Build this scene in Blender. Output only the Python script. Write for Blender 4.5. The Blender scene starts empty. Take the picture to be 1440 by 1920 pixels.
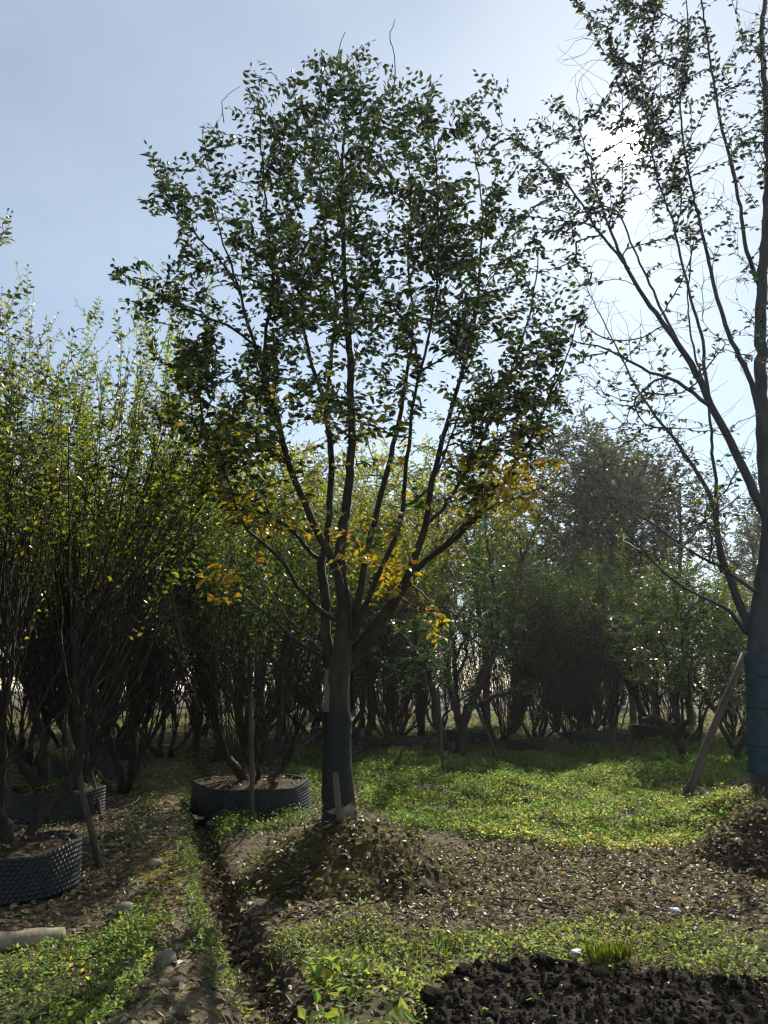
import bpy, math, random
import numpy as np
from mathutils import Matrix, Vector

# ------------------------------------------------------------------ camera, sky, sun, exposure
SC = bpy.context.scene
COL = SC.collection
PITCH = math.radians(12.7)
CAMH = 1.6
FPX = 1442.0
cam_d = bpy.data.cameras.new('camera')
cam = bpy.data.objects.new('camera', cam_d)
COL.objects.link(cam)
cam.location = (0, 0, CAMH)
cam.rotation_euler = (math.radians(90) + PITCH, 0, 0)
cam_d.sensor_fit = 'VERTICAL'
cam_d.sensor_height = 32.0
cam_d.lens = 32.0 * FPX / 1920.0
cam_d.clip_start = 0.05
cam_d.clip_end = 2000
SC.camera = cam

SUN_AZ = math.radians(19.8)      # to the right of the view axis (+Y)
SUN_EL = math.radians(36.6)
sun_dir = Vector((math.sin(SUN_AZ) * math.cos(SUN_EL), math.cos(SUN_AZ) * math.cos(SUN_EL), math.sin(SUN_EL)))
w = bpy.data.worlds.new('World')
SC.world = w
w.use_nodes = True
nt = w.node_tree
nt.nodes.clear()
n_out = nt.nodes.new('ShaderNodeOutputWorld')
n_bg = nt.nodes.new('ShaderNodeBackground')
n_sky = nt.nodes.new('ShaderNodeTexSky')
n_sky.sky_type = 'NISHITA'
n_sky.sun_disc = False
n_sky.sun_elevation = SUN_EL
n_sky.sun_rotation = SUN_AZ
n_sky.air_density = 1.0
n_sky.dust_density = 0.12
n_sky.ozone_density = 1.0
SKY_STRENGTH = 0.059
n_bg.inputs['Strength'].default_value = SKY_STRENGTH
# aureole of the sun seen through thin haze: a narrow bright core and a soft glow
n_tc = nt.nodes.new('ShaderNodeTexCoord')
n_dot = nt.nodes.new('ShaderNodeVectorMath'); n_dot.operation = 'DOT_PRODUCT'
n_nrm = nt.nodes.new('ShaderNodeVectorMath'); n_nrm.operation = 'NORMALIZE'
nt.links.new(n_tc.outputs['Generated'], n_nrm.inputs[0])
nt.links.new(n_nrm.outputs[0], n_dot.inputs[0])
n_dot.inputs[1].default_value = sun_dir
def wmath(op, a, b=None):
    m = nt.nodes.new('ShaderNodeMath'); m.operation = op
    for i, v in enumerate((a, b)):
        if v is None: continue
        if isinstance(v, (int, float)): m.inputs[i].default_value = v
        else: nt.links.new(v, m.inputs[i])
    return m.outputs[0]
ang = wmath('ARCCOSINE', wmath('MINIMUM', n_dot.outputs['Value'], 0.999999))
core = wmath('MULTIPLY', wmath('EXPONENT', wmath('MULTIPLY', wmath('POWER', wmath('DIVIDE', ang, 0.015), 2.0), -1.0)), 150.0)
glow = wmath('MULTIPLY', wmath('EXPONENT', wmath('MULTIPLY', wmath('DIVIDE', ang, 0.20), -1.0)), 3.0)
aur = wmath('ADD', core, glow)
# thin high cloud veil
n_noise = nt.nodes.new('ShaderNodeTexNoise')
n_noise.inputs['Scale'].default_value = 2.2
n_noise.inputs['Detail'].default_value = 5
n_noise.inputs['Roughness'].default_value = 0.55
n_map = nt.nodes.new('ShaderNodeMapping'); n_map.inputs['Scale'].default_value = (1, 1, 2.4)
nt.links.new(n_nrm.outputs[0], n_map.inputs[0]); nt.links.new(n_map.outputs[0], n_noise.inputs['Vector'])
veil = nt.nodes.new('ShaderNodeMapRange')
veil.inputs['From Min'].default_value = 0.42; veil.inputs['From Max'].default_value = 0.75
veil.inputs['To Min'].default_value = 2.3; veil.inputs['To Max'].default_value = 3.3
nt.links.new(n_noise.outputs['Fac'], veil.inputs['Value'])
mixv = nt.nodes.new('ShaderNodeMix'); mixv.data_type = 'RGBA'; mixv.blend_type = 'ADD'
mixv.inputs['Factor'].default_value = 1.0
vcol = nt.nodes.new('ShaderNodeCombineColor')
tot = wmath('ADD', aur, veil.outputs[0])
for i, k in enumerate((0.97, 1.0, 0.90)):
    nt.links.new(wmath('MULTIPLY', tot, k), vcol.inputs[i])
nt.links.new(n_sky.outputs[0], mixv.inputs[6]); nt.links.new(vcol.outputs[0], mixv.inputs[7])
nt.links.new(mixv.outputs[2], n_bg.inputs['Color'])
nt.links.new(n_bg.outputs[0], n_out.inputs['Surface'])

sun_l = bpy.data.lights.new('sun', 'SUN')
sun_l.energy = 5.0
sun_l.angle = math.radians(0.53)
sun_l.color = (1.0, 0.93, 0.80)
sun = bpy.data.objects.new('sun', sun_l)
COL.objects.link(sun)
sun.rotation_euler = (-sun_dir).to_track_quat('-Z', 'Y').to_euler()

SC.view_settings.view_transform = 'Standard'
SC.view_settings.look = 'None'
SC.view_settings.exposure = 0.85
SC.view_settings.gamma = 1.0
SC.view_settings.use_curve_mapping = False
SC.render.engine = 'CYCLES'
SC.cycles.use_denoising = True
SC.cycles.max_bounces = 5
SC.cycles.diffuse_bounces = 3
SC.cycles.glossy_bounces = 2
SC.cycles.transmission_bounces = 4
SC.cycles.volume_bounces = 1
SC.cycles.caustics_reflective = False
SC.cycles.caustics_refractive = False
SC.cycles.sample_clamp_indirect = 4.0
SC.cycles.filter_width = 1.3

# ------------------------------------------------------------------ helpers
rng = np.random.default_rng(11)
R = random.Random(5)
CP, SP = math.cos(PITCH), math.sin(PITCH)
def ray(px, py):
    a = (px - 720.0) / FPX; b = (960.0 - py) / FPX
    return a, CP - b * SP, SP + b * CP
def P(px, py, Y):                       # photo pixel at a known distance Y from the camera
    a, dy, dz = ray(px, py); t = Y / dy
    return np.array((a * t, Y, CAMH + dz * t))
def G(px, py, z=0.0):                   # photo pixel on the ground
    a, dy, dz = ray(px, py); t = (z - CAMH) / dz
    return np.array((a * t, dy * t, z))
def project(p):
    p = np.asarray(p, float); x = p[..., 0]; y = p[..., 1]; z = p[..., 2] - CAMH
    f = y * CP + z * SP; u = -y * SP + z * CP
    f = np.maximum(f, 1e-3)
    return 720 + FPX * x / f, 960 - FPX * u / f
def nrm(v):
    v = np.asarray(v, float)
    return v / np.maximum(np.linalg.norm(v, axis=-1, keepdims=True), 1e-9)

def mesh_np(name, V, quads=None, tris=None, col=None, smooth=True):
    V = np.asarray(V, np.float32)
    me = bpy.data.meshes.new(name)
    nq = 0 if quads is None else len(quads); ntr = 0 if tris is None else len(tris)
    loops = []
    starts = []
    if nq:
        loops.append(np.asarray(quads, np.int32).ravel()); starts.append(np.arange(nq, dtype=np.int32) * 4)
    if ntr:
        loops.append(np.asarray(tris, np.int32).ravel()); starts.append(nq * 4 + np.arange(ntr, dtype=np.int32) * 3)
    L = np.concatenate(loops); S = np.concatenate(starts)
    me.vertices.add(len(V)); me.vertices.foreach_set('co', V.ravel())
    me.loops.add(len(L)); me.loops.foreach_set('vertex_index', L)
    me.polygons.add(len(S)); me.polygons.foreach_set('loop_start', S)
    me.polygons.foreach_set('use_smooth', np.full(len(S), smooth, dtype=bool))
    me.update(calc_edges=True)
    if col is not None:
        at = me.color_attributes.new('Col', 'FLOAT_COLOR', 'POINT')
        c = np.ones((len(V), 4), np.float32); c[:, :3] = col
        at.data.foreach_set('color', c.ravel())
    return me

def link(name, me, mat, parent=None, loc=None):
    o = bpy.data.objects.new(name, me)
    COL.objects.link(o)
    if me is not None and mat is not None and not me.materials: me.materials.append(mat)
    if parent is not None: o.parent = parent
    if loc is not None: o.location = loc
    return o
def empty(name, loc=(0, 0, 0)):
    o = bpy.data.objects.new(name, None); COL.objects.link(o); o.location = loc
    o.empty_display_size = 0.2
    return o
def tag(o, label=None, cat=None, group=None, kind=None):
    if label: o['label'] = label
    if cat: o['category'] = cat
    if group: o['group'] = group
    if kind: o['kind'] = kind
    return o
def copy_tree(o, parent=None):
    c = o.copy(); COL.objects.link(c)
    if parent is not None: c.parent = parent
    for ch in list(o.children): copy_tree(ch, c)
    return c

# --- smooth value noise in numpy
_tab = np.random.default_rng(3).random((256, 256))
def vnoise(x, y):
    xi = np.floor(x).astype(int); yi = np.floor(y).astype(int)
    fx = x - xi; fy = y - yi
    fx = fx * fx * (3 - 2 * fx); fy = fy * fy * (3 - 2 * fy)
    a = _tab[xi & 255, yi & 255]; b = _tab[(xi + 1) & 255, yi & 255]
    c = _tab[xi & 255, (yi + 1) & 255]; d = _tab[(xi + 1) & 255, (yi + 1) & 255]
    return (a * (1 - fx) + b * fx) * (1 - fy) + (c * (1 - fx) + d * fx) * fy
def fbm(x, y, oct=4, s=1.0):
    r = 0; a = 0.5; f = s
    for i in range(oct):
        r = r + a * (vnoise(x * f + 17.3 * i, y * f + 5.1 * i) - 0.5); a *= 0.5; f *= 2.03
    return r

# --- tubes
def tubes(lines, rough=0.0, seed=1):
    VV = []; QQ = []; base = 0
    rg = np.random.default_rng(seed)
    for pts, rad, sides in lines:
        pts = np.asarray(pts, float); n = len(pts)
        if n < 2: continue
        rad = np.asarray(rad, float)
        t = np.empty_like(pts)
        t[1:-1] = pts[2:] - pts[:-2]; t[0] = pts[1] - pts[0]; t[-1] = pts[-1] - pts[-2]
        t = nrm(t)
        m = nrm(pts[-1] - pts[0])
        k = int(np.argmin(np.abs(m))); ref = np.zeros(3); ref[k] = 1.0
        a = nrm(ref - (t @ ref)[:, None] * t); b = np.cross(t, a)
        th = np.arange(sides) * (2 * math.pi / sides)
        rr = rad[:, None] * np.ones((1, sides))
        if rough: rr = rr * (1 + rough * (rg.random((n, sides)) - 0.5))
        ring = pts[:, None, :] + rr[..., None] * (np.cos(th)[None, :, None] * a[:, None, :] + np.sin(th)[None, :, None] * b[:, None, :])
        VV.append(ring.reshape(-1, 3))
        i = np.arange(n - 1)[:, None] * sides; j = np.arange(sides)[None, :]; j2 = (j + 1) % sides
        q = np.stack([i + j, i + j2, i + sides + j2, i + sides + j], -1).reshape(-1, 4) + base
        QQ.append(q); base += n * sides
    return np.concatenate(VV), np.concatenate(QQ)

# --- leaves: arrays of position, direction (base to tip), normal, length, width, colour
LEAF_T = np.array([(0, 0, 0), (0.30, 0.42, .10), (0.66, 0.34, .09), (1.0, 0, -.10), (0.66, -0.34, .09), (0.30, -0.42, .10), (0.45, 0, -.02)])
LEAF_F = np.array([(0, 6, 1), (1, 6, 2), (2, 6, 3), (3, 6, 4), (4, 6, 5), (5, 6, 0)])
LEAF4_T = np.array([(0, 0, 0), (0.45, 0.46, .10), (1.0, 0, -.06), (0.45, -0.46, .10)])
LEAF4_F = np.array([(0, 2, 1), (0, 3, 2)])
def leaves_mesh(name, pos, d, nv, ln, wd, col, simple=False):
    T, F = (LEAF4_T, LEAF4_F) if simple else (LEAF_T, LEAF_F)
    d = nrm(d); s = nrm(np.cross(nv, d)); u = np.cross(d, s)
    ln = np.asarray(ln)[:, None, None]; wd = np.asarray(wd)[:, None, None]
    V = pos[:, None, :] + T[None, :, 0:1] * ln * d[:, None, :] + T[None, :, 1:2] * wd * s[:, None, :] + T[None, :, 2:3] * ln * u[:, None, :]
    n = len(pos); k = len(T)
    Fa = (F[None] + (np.arange(n) * k)[:, None, None]).reshape(-1, 3)
    C = np.repeat(col, k, axis=0)
    return mesh_np(name, V.reshape(-1, 3), tris=Fa, col=C, smooth=False)

# ------------------------------------------------------------------ materials
def new_mat(name):
    m = bpy.data.materials.new(name); m.use_nodes = True
    t = m.node_tree; t.nodes.clear()
    o = t.nodes.new('ShaderNodeOutputMaterial')
    return m, t, o
def mat_leaf(name, trans=0.5, gloss=0.06, rough=0.35, tint=(1.05, 1.0, 0.45), boost=1.5):
    m, t, o = new_mat(name)
    at = t.nodes.new('ShaderNodeAttribute'); at.attribute_name = 'Col'
    df = t.nodes.new('ShaderNodeBsdfDiffuse'); tr = t.nodes.new('ShaderNodeBsdfTranslucent')
    gl = t.nodes.new('ShaderNodeBsdfGlossy'); gl.inputs['Roughness'].default_value = rough
    gl.inputs['Color'].default_value = (1, 1, 1, 1)
    mul = t.nodes.new('ShaderNodeMix'); mul.data_type = 'RGBA'; mul.blend_type = 'MULTIPLY'; mul.inputs[0].default_value = 1
    mul.inputs[7].default_value = (boost * tint[0], boost * tint[1], boost * tint[2], 1)
    t.links.new(at.outputs['Color'], mul.inputs[6])
    t.links.new(at.outputs['Color'], df.inputs['Color']); t.links.new(mul.outputs[2], tr.inputs['Color'])
    m1 = t.nodes.new('ShaderNodeMixShader'); m1.inputs[0].default_value = trans
    t.links.new(df.outputs[0], m1.inputs[1]); t.links.new(tr.outputs[0], m1.inputs[2])
    m2 = t.nodes.new('ShaderNodeMixShader')
    fr = t.nodes.new('ShaderNodeFresnel'); fr.inputs['IOR'].default_value = 1.33
    mm = t.nodes.new('ShaderNodeMath'); mm.operation = 'MULTIPLY'; mm.inputs[1].default_value = gloss * 10
    t.links.new(fr.outputs[0], mm.inputs[0]); t.links.new(mm.outputs[0], m2.inputs[0])
    t.links.new(m1.outputs[0], m2.inputs[1]); t.links.new(gl.outputs[0], m2.inputs[2])
    t.links.new(m2.outputs[0], o.inputs['Surface'])
    return m
def mat_solid(name, c1, c2, scale=6.0, rough=0.85, bump=0.3, stretch=(1, 1, 1), detail=6, bdist=0.02, usecol=False, spec=0.3):
    m, t, o = new_mat(name)
    p = t.nodes.new('ShaderNodeBsdfPrincipled'); p.inputs['Roughness'].default_value = rough
    p.inputs['Specular IOR Level'].default_value = spec
    tc = t.nodes.new('ShaderNodeTexCoord'); mp = t.nodes.new('ShaderNodeMapping'); mp.inputs['Scale'].default_value = stretch
    t.links.new(tc.outputs['Object'], mp.inputs[0])
    ns = t.nodes.new('ShaderNodeTexNoise'); ns.inputs['Scale'].default_value = scale; ns.inputs['Detail'].default_value = detail
    ns.inputs['Roughness'].default_value = 0.62
    t.links.new(mp.outputs[0], ns.inputs['Vector'])
    rp = t.nodes.new('ShaderNodeValToRGB'); rp.color_ramp.elements[0].position = 0.33; rp.color_ramp.elements[1].position = 0.68
    rp.color_ramp.elements[0].color = (*c1, 1); rp.color_ramp.elements[1].color = (*c2, 1)
    t.links.new(ns.outputs['Fac'], rp.inputs[0])
    csock = rp.outputs[0]
    if usecol:
        at = t.nodes.new('ShaderNodeAttribute'); at.attribute_name = 'Col'
        mx = t.nodes.new('ShaderNodeMix'); mx.data_type = 'RGBA'; mx.blend_type = 'MULTIPLY'; mx.inputs[0].default_value = 1
        t.links.new(at.outputs['Color'], mx.inputs[6]); t.links.new(rp.outputs[0], mx.inputs[7]); csock = mx.outputs[2]
    t.links.new(csock, p.inputs['Base Color'])
    if bump:
        n2 = t.nodes.new('ShaderNodeTexNoise'); n2.inputs['Scale'].default_value = scale * 2.6; n2.inputs['Detail'].default_value = 8
        t.links.new(mp.outputs[0], n2.inputs['Vector'])
        b = t.nodes.new('ShaderNodeBump'); b.inputs['Strength'].default_value = bump; b.inputs['Distance'].default_value = bdist
        t.links.new(n2.outputs['Fac'], b.inputs['Height']); t.links.new(b.outputs[0], p.inputs['Normal'])
    t.links.new(p.outputs[0], o.inputs['Surface'])
    return m

M = {}
M['leaf'] = mat_leaf('leaf_green', trans=0.30, gloss=0.025, rough=0.45)
M['leaf_bright'] = mat_leaf('leaf_thin', trans=0.55, gloss=0.015, rough=0.5, boost=2.2)
M['leaf_gloss'] = mat_leaf('leaf_glossy', trans=0.30, gloss=0.05, rough=0.3, boost=1.9)
M['herb'] = mat_leaf('herb_leaf', trans=0.5, gloss=0.02, rough=0.5, boost=2.0, tint=(1.08, 1.0, .62))
M['litter'] = mat_leaf('dry_leaf', trans=0.18, gloss=0.03, rough=0.5, boost=1.2)
M['bark'] = mat_solid('bark_smooth', (0.014, 0.012, 0.009), (0.050, 0.041, 0.030), scale=9, bump=0.5, stretch=(1, 1, 0.35))
M['bark_grey'] = mat_solid('bark_grey', (0.018, 0.021, 0.026), (0.056, 0.062, 0.070), scale=8, bump=0.5, stretch=(1, 1, 0.3))
M['bark_pale'] = mat_solid('bark_pale', (0.06, 0.05, 0.038), (0.17, 0.145, 0.11), scale=7, bump=0.5, stretch=(1, 1, 0.3))
M['bark_dark'] = mat_solid('bark_dark', (0.010, 0.0085, 0.0065), (0.042, 0.034, 0.025), scale=14, bump=0.8, stretch=(1, 1, 0.5), bdist=.03)
M['bark_far'] = mat_solid('bark_far', (0.04, 0.034, 0.026), (0.09, 0.078, 0.06), scale=4, bump=0)
M['pot'] = mat_solid('pot_plastic', (0.007, 0.009, 0.010), (0.018, 0.021, 0.022), scale=5, rough=0.48, bump=0.1, spec=0.35)
M['soil'] = mat_solid('soil_brown', (0.022, 0.016, 0.010), (0.075, 0.056, 0.036), scale=7, bump=0.9, bdist=0.03, rough=0.95, spec=.08)
M['soil_dark'] = mat_solid('soil_turned', (0.010, 0.0082, 0.0062), (0.036, 0.029, 0.021), scale=11, bump=0.9, bdist=0.025, rough=0.95, spec=.06)
M['soil_moss'] = mat_solid('soil_mossy', (0.016, 0.012, 0.008), (0.085, 0.068, 0.022), scale=4.5, bump=0.9, bdist=0.03, rough=0.95, spec=.08)
M['stake'] = mat_solid('stake_wood', (0.035, 0.028, 0.019), (0.10, 0.082, 0.056), scale=5, bump=0.4, stretch=(1, 1, 0.2))
M['plank'] = mat_solid('plank_wood', (0.06, 0.048, 0.034), (0.15, 0.12, 0.085), scale=8, bump=0.4, stretch=(1, 1, 0.15))
M['log'] = mat_solid('log_wood', (0.16, 0.13, 0.09), (0.36, 0.31, 0.23), scale=6, bump=0.4)
M['stone'] = mat_solid('stone_grey', (0.09, 0.083, 0.062), (0.24, 0.22, 0.175), scale=7, bump=0.3)
M['wrap_dark'] = mat_solid('wrap_netting', (0.003, 0.005, 0.0045), (0.009, 0.015, 0.012), scale=12, rough=0.6, bump=0.5, stretch=(1, 1, 2.5))
M['sacking'] = mat_solid('sacking', (0.10, 0.085, 0.065), (0.24, 0.21, 0.17), scale=10, bump=0.6)
M['wrap_blue'] = mat_solid('wrap_blue', (0.005, 0.026, 0.038), (0.011, 0.055, 0.075), scale=7, rough=0.55, bump=0.5, stretch=(1, 1, 1.2))
M['litter_white'] = mat_solid('white_scrap', (0.5, 0.5, 0.5), (0.75, 0.75, 0.74), scale=9, bump=0.4)

# ------------------------------------------------------------------ ground layout in world metres, from photo pixels on the ground
def poly(pxs): return np.array([G(x, y)[:2] for x, y in pxs])
def inpoly(pts, pl):
    x = pts[:, 0]; y = pts[:, 1]; r = np.zeros(len(pts), bool)
    n = len(pl); j = n - 1
    for i in range(n):
        xi, yi = pl[i]; xj, yj = pl[j]
        c = ((yi > y) != (yj > y)) & (x < (xj - xi) * (y - yi) / (yj - yi + 1e-12) + xi)
        r ^= c; j = i
    return r
def path_dist(x, y, pl):
    """distance to a polyline, signed side, parameter"""
    d = np.full(x.shape, 1e9)
    for (x0, y0), (x1, y1) in zip(pl[:-1], pl[1:]):
        vx, vy = x1 - x0, y1 - y0; L2 = vx * vx + vy * vy
        t = np.clip(((x - x0) * vx + (y - y0) * vy) / L2, 0, 1)
        d = np.minimum(d, np.hypot(x - x0 - t * vx, y - y0 - t * vy))
    return d
DITCH = poly([(360, 1330), (372, 1440), (378, 1520), (388, 1600), (415, 1690), (455, 1770), (490, 1850), (515, 1920)])
DITCH = np.vstack([DITCH, DITCH[-1] + np.array([(0.05, -1.2)])])
RIDGE = poly([(325, 1330), (318, 1440), (308, 1560), (300, 1680), (305, 1800), (318, 1920)])
RIDGE = np.vstack([RIDGE, RIDGE[-1] + np.array([(0.0, -1.5)])])
HERO = np.array((P(638, 1545, 7.3)[0], 7.3))
RTREE = np.array((P(1432, 1480, 9.6)[0], 9.6))
TMOUND = G(1500, 1640)[:2] + np.array((0.1, 0.35))
SOIL_POLY = poly([(790, 1935), (800, 1880), (880, 1832), (1000, 1815), (1200, 1822), (1440, 1838), (1640, 1850), (1640, 1990), (780, 2000)])

BUMPS = [G(860, 1448)[:2], G(960, 1490)[:2], G(790, 1490)[:2], G(1180, 1470)[:2]]
def ground_h(x, y):
    h = 0.10 * fbm(x, y, 4, 0.45) + 0.045 * fbm(x, y, 3, 2.6)
    near = np.clip((14 - y) / 6, 0, 1)
    h = h + near * 0.03 * fbm(x + 40, y, 3, 7.0)
    dd = path_dist(x, y, DITCH)
    h = h - 0.22 * np.exp(-(dd / 0.14) ** 4) * np.clip((22 - y) / 10, 0, 1) * (0.85 + 0.5 * fbm(x, y, 2, 3.0))
    dr = path_dist(x, y, RIDGE)
    h = h + (0.13 + .09 * fbm(x + 3, y, 4, 5.0)) * np.exp(-(dr / 0.30) ** 4) * np.clip((24 - y) / 10, 0, 1)
    h = h - 0.10 * np.exp(-((x + 2.1) / 0.9) ** 2) * np.exp(-((y - 6.0) / 1.6) ** 2)
    h = h + 0.10 * np.exp(-((x - 1.5) ** 2 + (y - 14.0) ** 2) / 1.2) + 0.10 * np.exp(-((x - 5) ** 2 + (y - 13.5) ** 2) / 2.5)
    for (bx_, by_), bh in zip(BUMPS, (.16, .20, .15, .14)): h = h + bh * np.exp(-((x - bx_) ** 2 / .35 + (y - by_) ** 2 / .5))
    return h
def hz(x, y):
    return float(ground_h(np.array([float(x)]), np.array([float(y)]))[0])

def warp(c_, a=.55):
    return c_ + a * np.stack([fbm(c_[:, 0] + 50, c_[:, 1], 4, 1.9), fbm(c_[:, 0], c_[:, 1] + 70, 4, 1.9)], -1) * 2 + .2 * a * rng.normal(size=c_.shape)
# weed polygons (photo pixels on the ground)
W1 = poly([(-420, 1770), (-100, 1775), (60, 1778), (130, 1738), (225, 1722), (285, 1745), (268, 1800), (250, 1860), (215, 1930), (215, 2050), (-420, 2050)])
W2 = poly([(338, 1470), (362, 1480), (368, 1600), (392, 1690), (440, 1820), (455, 1930), (375, 1930), (362, 1800), (345, 1700), (345, 1600)])
W3 = poly([(520, 1775), (640, 1735), (780, 1760), (900, 1762), (1000, 1735), (1100, 1722), (1250, 1742), (1440, 1775), (1640, 1790), (1640, 1850), (1440, 1838), (1200, 1822), (1000, 1812), (870, 1832), (790, 1880), (770, 2050), (560, 2050), (565, 1850)])
W3B = poly([(560, 1835), (700, 1825), (770, 1870), (765, 2000), (560, 2000)])
W4 = poly([(665, 1415), (850, 1408), (1000, 1402), (1200, 1410), (1440, 1385), (1640, 1390), (1640, 1460), (1440, 1455), (1290, 1490), (1270, 1515), (1310, 1535), (1440, 1565), (1340, 1590), (1150, 1580), (1000, 1585), (850, 1568), (720, 1540), (665, 1500)])
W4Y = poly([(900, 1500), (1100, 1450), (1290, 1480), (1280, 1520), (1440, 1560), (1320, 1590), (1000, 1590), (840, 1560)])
W5 = poly([(540, 1425), (612, 1415), (612, 1530), (560, 1540), (470, 1565), (400, 1580), (392, 1540), (480, 1532), (582, 1525)])
W6 = poly([(262, 1460), (300, 1400), (306, 1470), (285, 1535), (240, 1580)])
W7 = poly([(340, 1380), (362, 1385), (366, 1480), (342, 1490)])
WFAR = poly([(-200, 1338), (1700, 1338), (1700, 1347), (-200, 1347)])
LIT = poly([(470, 1700), (830, 1695), (860, 1590), (1000, 1595), (1200, 1590), (1380, 1600), (1640, 1600), (1640, 1780), (1440, 1765), (1250, 1738), (1100, 1718), (980, 1735), (900, 1755), (780, 1755), (640, 1730), (500, 1770)])

# --- ground sheet
def axis(bounds):
    out = []
    for a, b, s in bounds: out.append(np.arange(a, b, s))
    return np.concatenate(out)
gx = axis([(-170, -40, 10), (-40, -12, 1.2), (-12, -4.5, 0.2), (-4.5, 5.0, 0.04), (5.0, 12, 0.2), (12, 40, 1.2), (40, 175, 9.9)])
gy = axis([(-60, -4, 6), (-4, 3.2, 0.4), (3.2, 9.5, 0.035), (9.5, 16, 0.09), (16, 30, 0.3), (30, 60, 1.5), (60, 221, 10)])
X, Y = np.meshgrid(gx, gy)
Z = ground_h(X, Y)
nx, ny = len(gx), len(gy)
V = np.stack([X, Y, Z], -1).reshape(-1, 3)
idx = np.arange(nx * ny).reshape(ny, nx)
Q = np.stack([idx[:-1, :-1], idx[:-1, 1:], idx[1:, 1:], idx[1:, :-1]], -1).reshape(-1, 4)
xy = V[:, :2]
vx, vy = xy[:, 0], xy[:, 1]
nmask = fbm(vx, vy, 4, 1.6)
moss = np.exp(-(path_dist(vx, vy, RIDGE) / 0.24) ** 2) * np.clip((12 - vy) / 3, 0, 1) * np.clip(0.55 + 3.0 * nmask, 0, 1)
path = np.exp(-(path_dist(vx, vy, RIDGE) / 0.34) ** 4)
green = np.zeros(len(V)); wxy = warp(xy, .2)
for pl, k in ((W1, 1), (W3, 1), (W4, 1), (W5, .8), (W6, .8), (W7, .8), (W2, .8)): green = np.maximum(green, k * inpoly(wxy, pl))
green *= np.clip(0.8 + nmask, 0, 1)
far = ((vy > 22)) * 0.55
green = np.maximum(green, far * np.clip(0.5 + 2 * fbm(vx, vy, 3, 0.2), 0, 1))
ground_me = mesh_np('ground', V, quads=Q, col=np.stack([moss, path, green], -1))
gm, t, o = new_mat('ground_soil')
p = t.nodes.new('ShaderNodeBsdfPrincipled'); p.inputs['Roughness'].default_value = 0.95; p.inputs['Specular IOR Level'].default_value = 0.15
at = t.nodes.new('ShaderNodeAttribute'); at.attribute_name = 'Col'
sep = t.nodes.new('ShaderNodeSeparateColor'); t.links.new(at.outputs['Color'], sep.inputs[0])
tc = t.nodes.new('ShaderNodeTexCoord')
def noise_ramp(scale, c1, c2, lo=0.35, hi=0.66):
    ns = t.nodes.new('ShaderNodeTexNoise'); ns.inputs['Scale'].default_value = scale; ns.inputs['Detail'].default_value = 8; ns.inputs['Roughness'].default_value = .65
    t.links.new(tc.outputs['Object'], ns.inputs['Vector'])
    rp = t.nodes.new('ShaderNodeValToRGB'); rp.color_ramp.elements[0].position = lo; rp.color_ramp.elements[1].position = hi
    rp.color_ramp.elements[0].color = (*c1, 1); rp.color_ramp.elements[1].color = (*c2, 1)
    t.links.new(ns.outputs['Fac'], rp.inputs[0]); return rp.outputs[0]
soilc = noise_ramp(9, (0.028, 0.021, 0.013), (0.11, 0.085, 0.055))
pathc = noise_ramp(7, (0.05, 0.040, 0.024), (0.17, 0.14, 0.095))
mossc = noise_ramp(24, (0.08, 0.070, 0.010), (0.27, 0.22, 0.030))
greenc = noise_ramp(30, (0.020, 0.024, 0.010), (0.060, 0.066, 0.024))
def mixc(f, a, b):
    mx = t.nodes.new('ShaderNodeMix'); mx.data_type = 'RGBA'
    t.links.new(f, mx.inputs[0]); t.links.new(a, mx.inputs[6]); t.links.new(b, mx.inputs[7]); return mx.outputs[2]
c = mixc(sep.outputs[1], soilc, pathc); c = mixc(sep.outputs[0], c, mossc); c = mixc(sep.outputs[2], c, greenc)
t.links.new(c, p.inputs['Base Color'])
n2 = t.nodes.new('ShaderNodeTexNoise'); n2.inputs['Scale'].default_value = 28; n2.inputs['Detail'].default_value = 8
t.links.new(tc.outputs['Object'], n2.inputs['Vector'])
b = t.nodes.new('ShaderNodeBump'); b.inputs['Strength'].default_value = 0.9; b.inputs['Distance'].default_value = 0.03
t.links.new(n2.outputs['Fac'], b.inputs['Height']); t.links.new(b.outputs[0], p.inputs['Normal'])
t.links.new(p.outputs[0], o.inputs['Surface'])
ground = link('ground', ground_me, gm)
tag(ground, 'flat nursery ground of bare brown soil, ditch and mossy path', 'ground', kind='structure')

# --- earth mounds round the tree feet, and the heap of turned soil
MOUNDS = []
def mound(name, cx, cy, rx, ry, h, label, seed, mat, flat=0.25):
    n = 96
    g = np.linspace(-1.25, 1.25, n)
    A, B = np.meshgrid(g, g)
    x = cx + A * rx; y = cy + B * ry
    rr = np.hypot(A, B) * (1 + 0.25 * fbm(x * 1.0 + seed, y, 3, 1.5))
    prof = np.clip(1 - np.clip((rr - flat) / (1 - flat), 0, 1.3) ** 1.15, -0.35, 1)
    z = ground_h(x, y) + h * prof + (0.11 * fbm(x + seed, y, 4, 4.0) + 0.05 * fbm(x, y + seed, 3, 14.0)) * np.clip(prof * 2 + .3, 0, 1)
    idx = np.arange(n * n).reshape(n, n)
    Q = np.stack([idx[:-1, :-1], idx[:-1, 1:], idx[1:, 1:], idx[1:, :-1]], -1).reshape(-1, 4)
    me = mesh_np(name, np.stack([x, y, z], -1).reshape(-1, 3), quads=Q)
    ob = link(name, me, mat)
    tag(ob, label, 'mound', kind='structure')
    MOUNDS.append((cx, cy, rx, ry, g, x, y, z))
    return ob
mound('mound', HERO[0] + 0.12, HERO[1] - 0.10, 1.02, 0.95, 0.42, 'dark earth mound round the foot of the wrapped tree', 3.1, M['soil_moss'])
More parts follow.
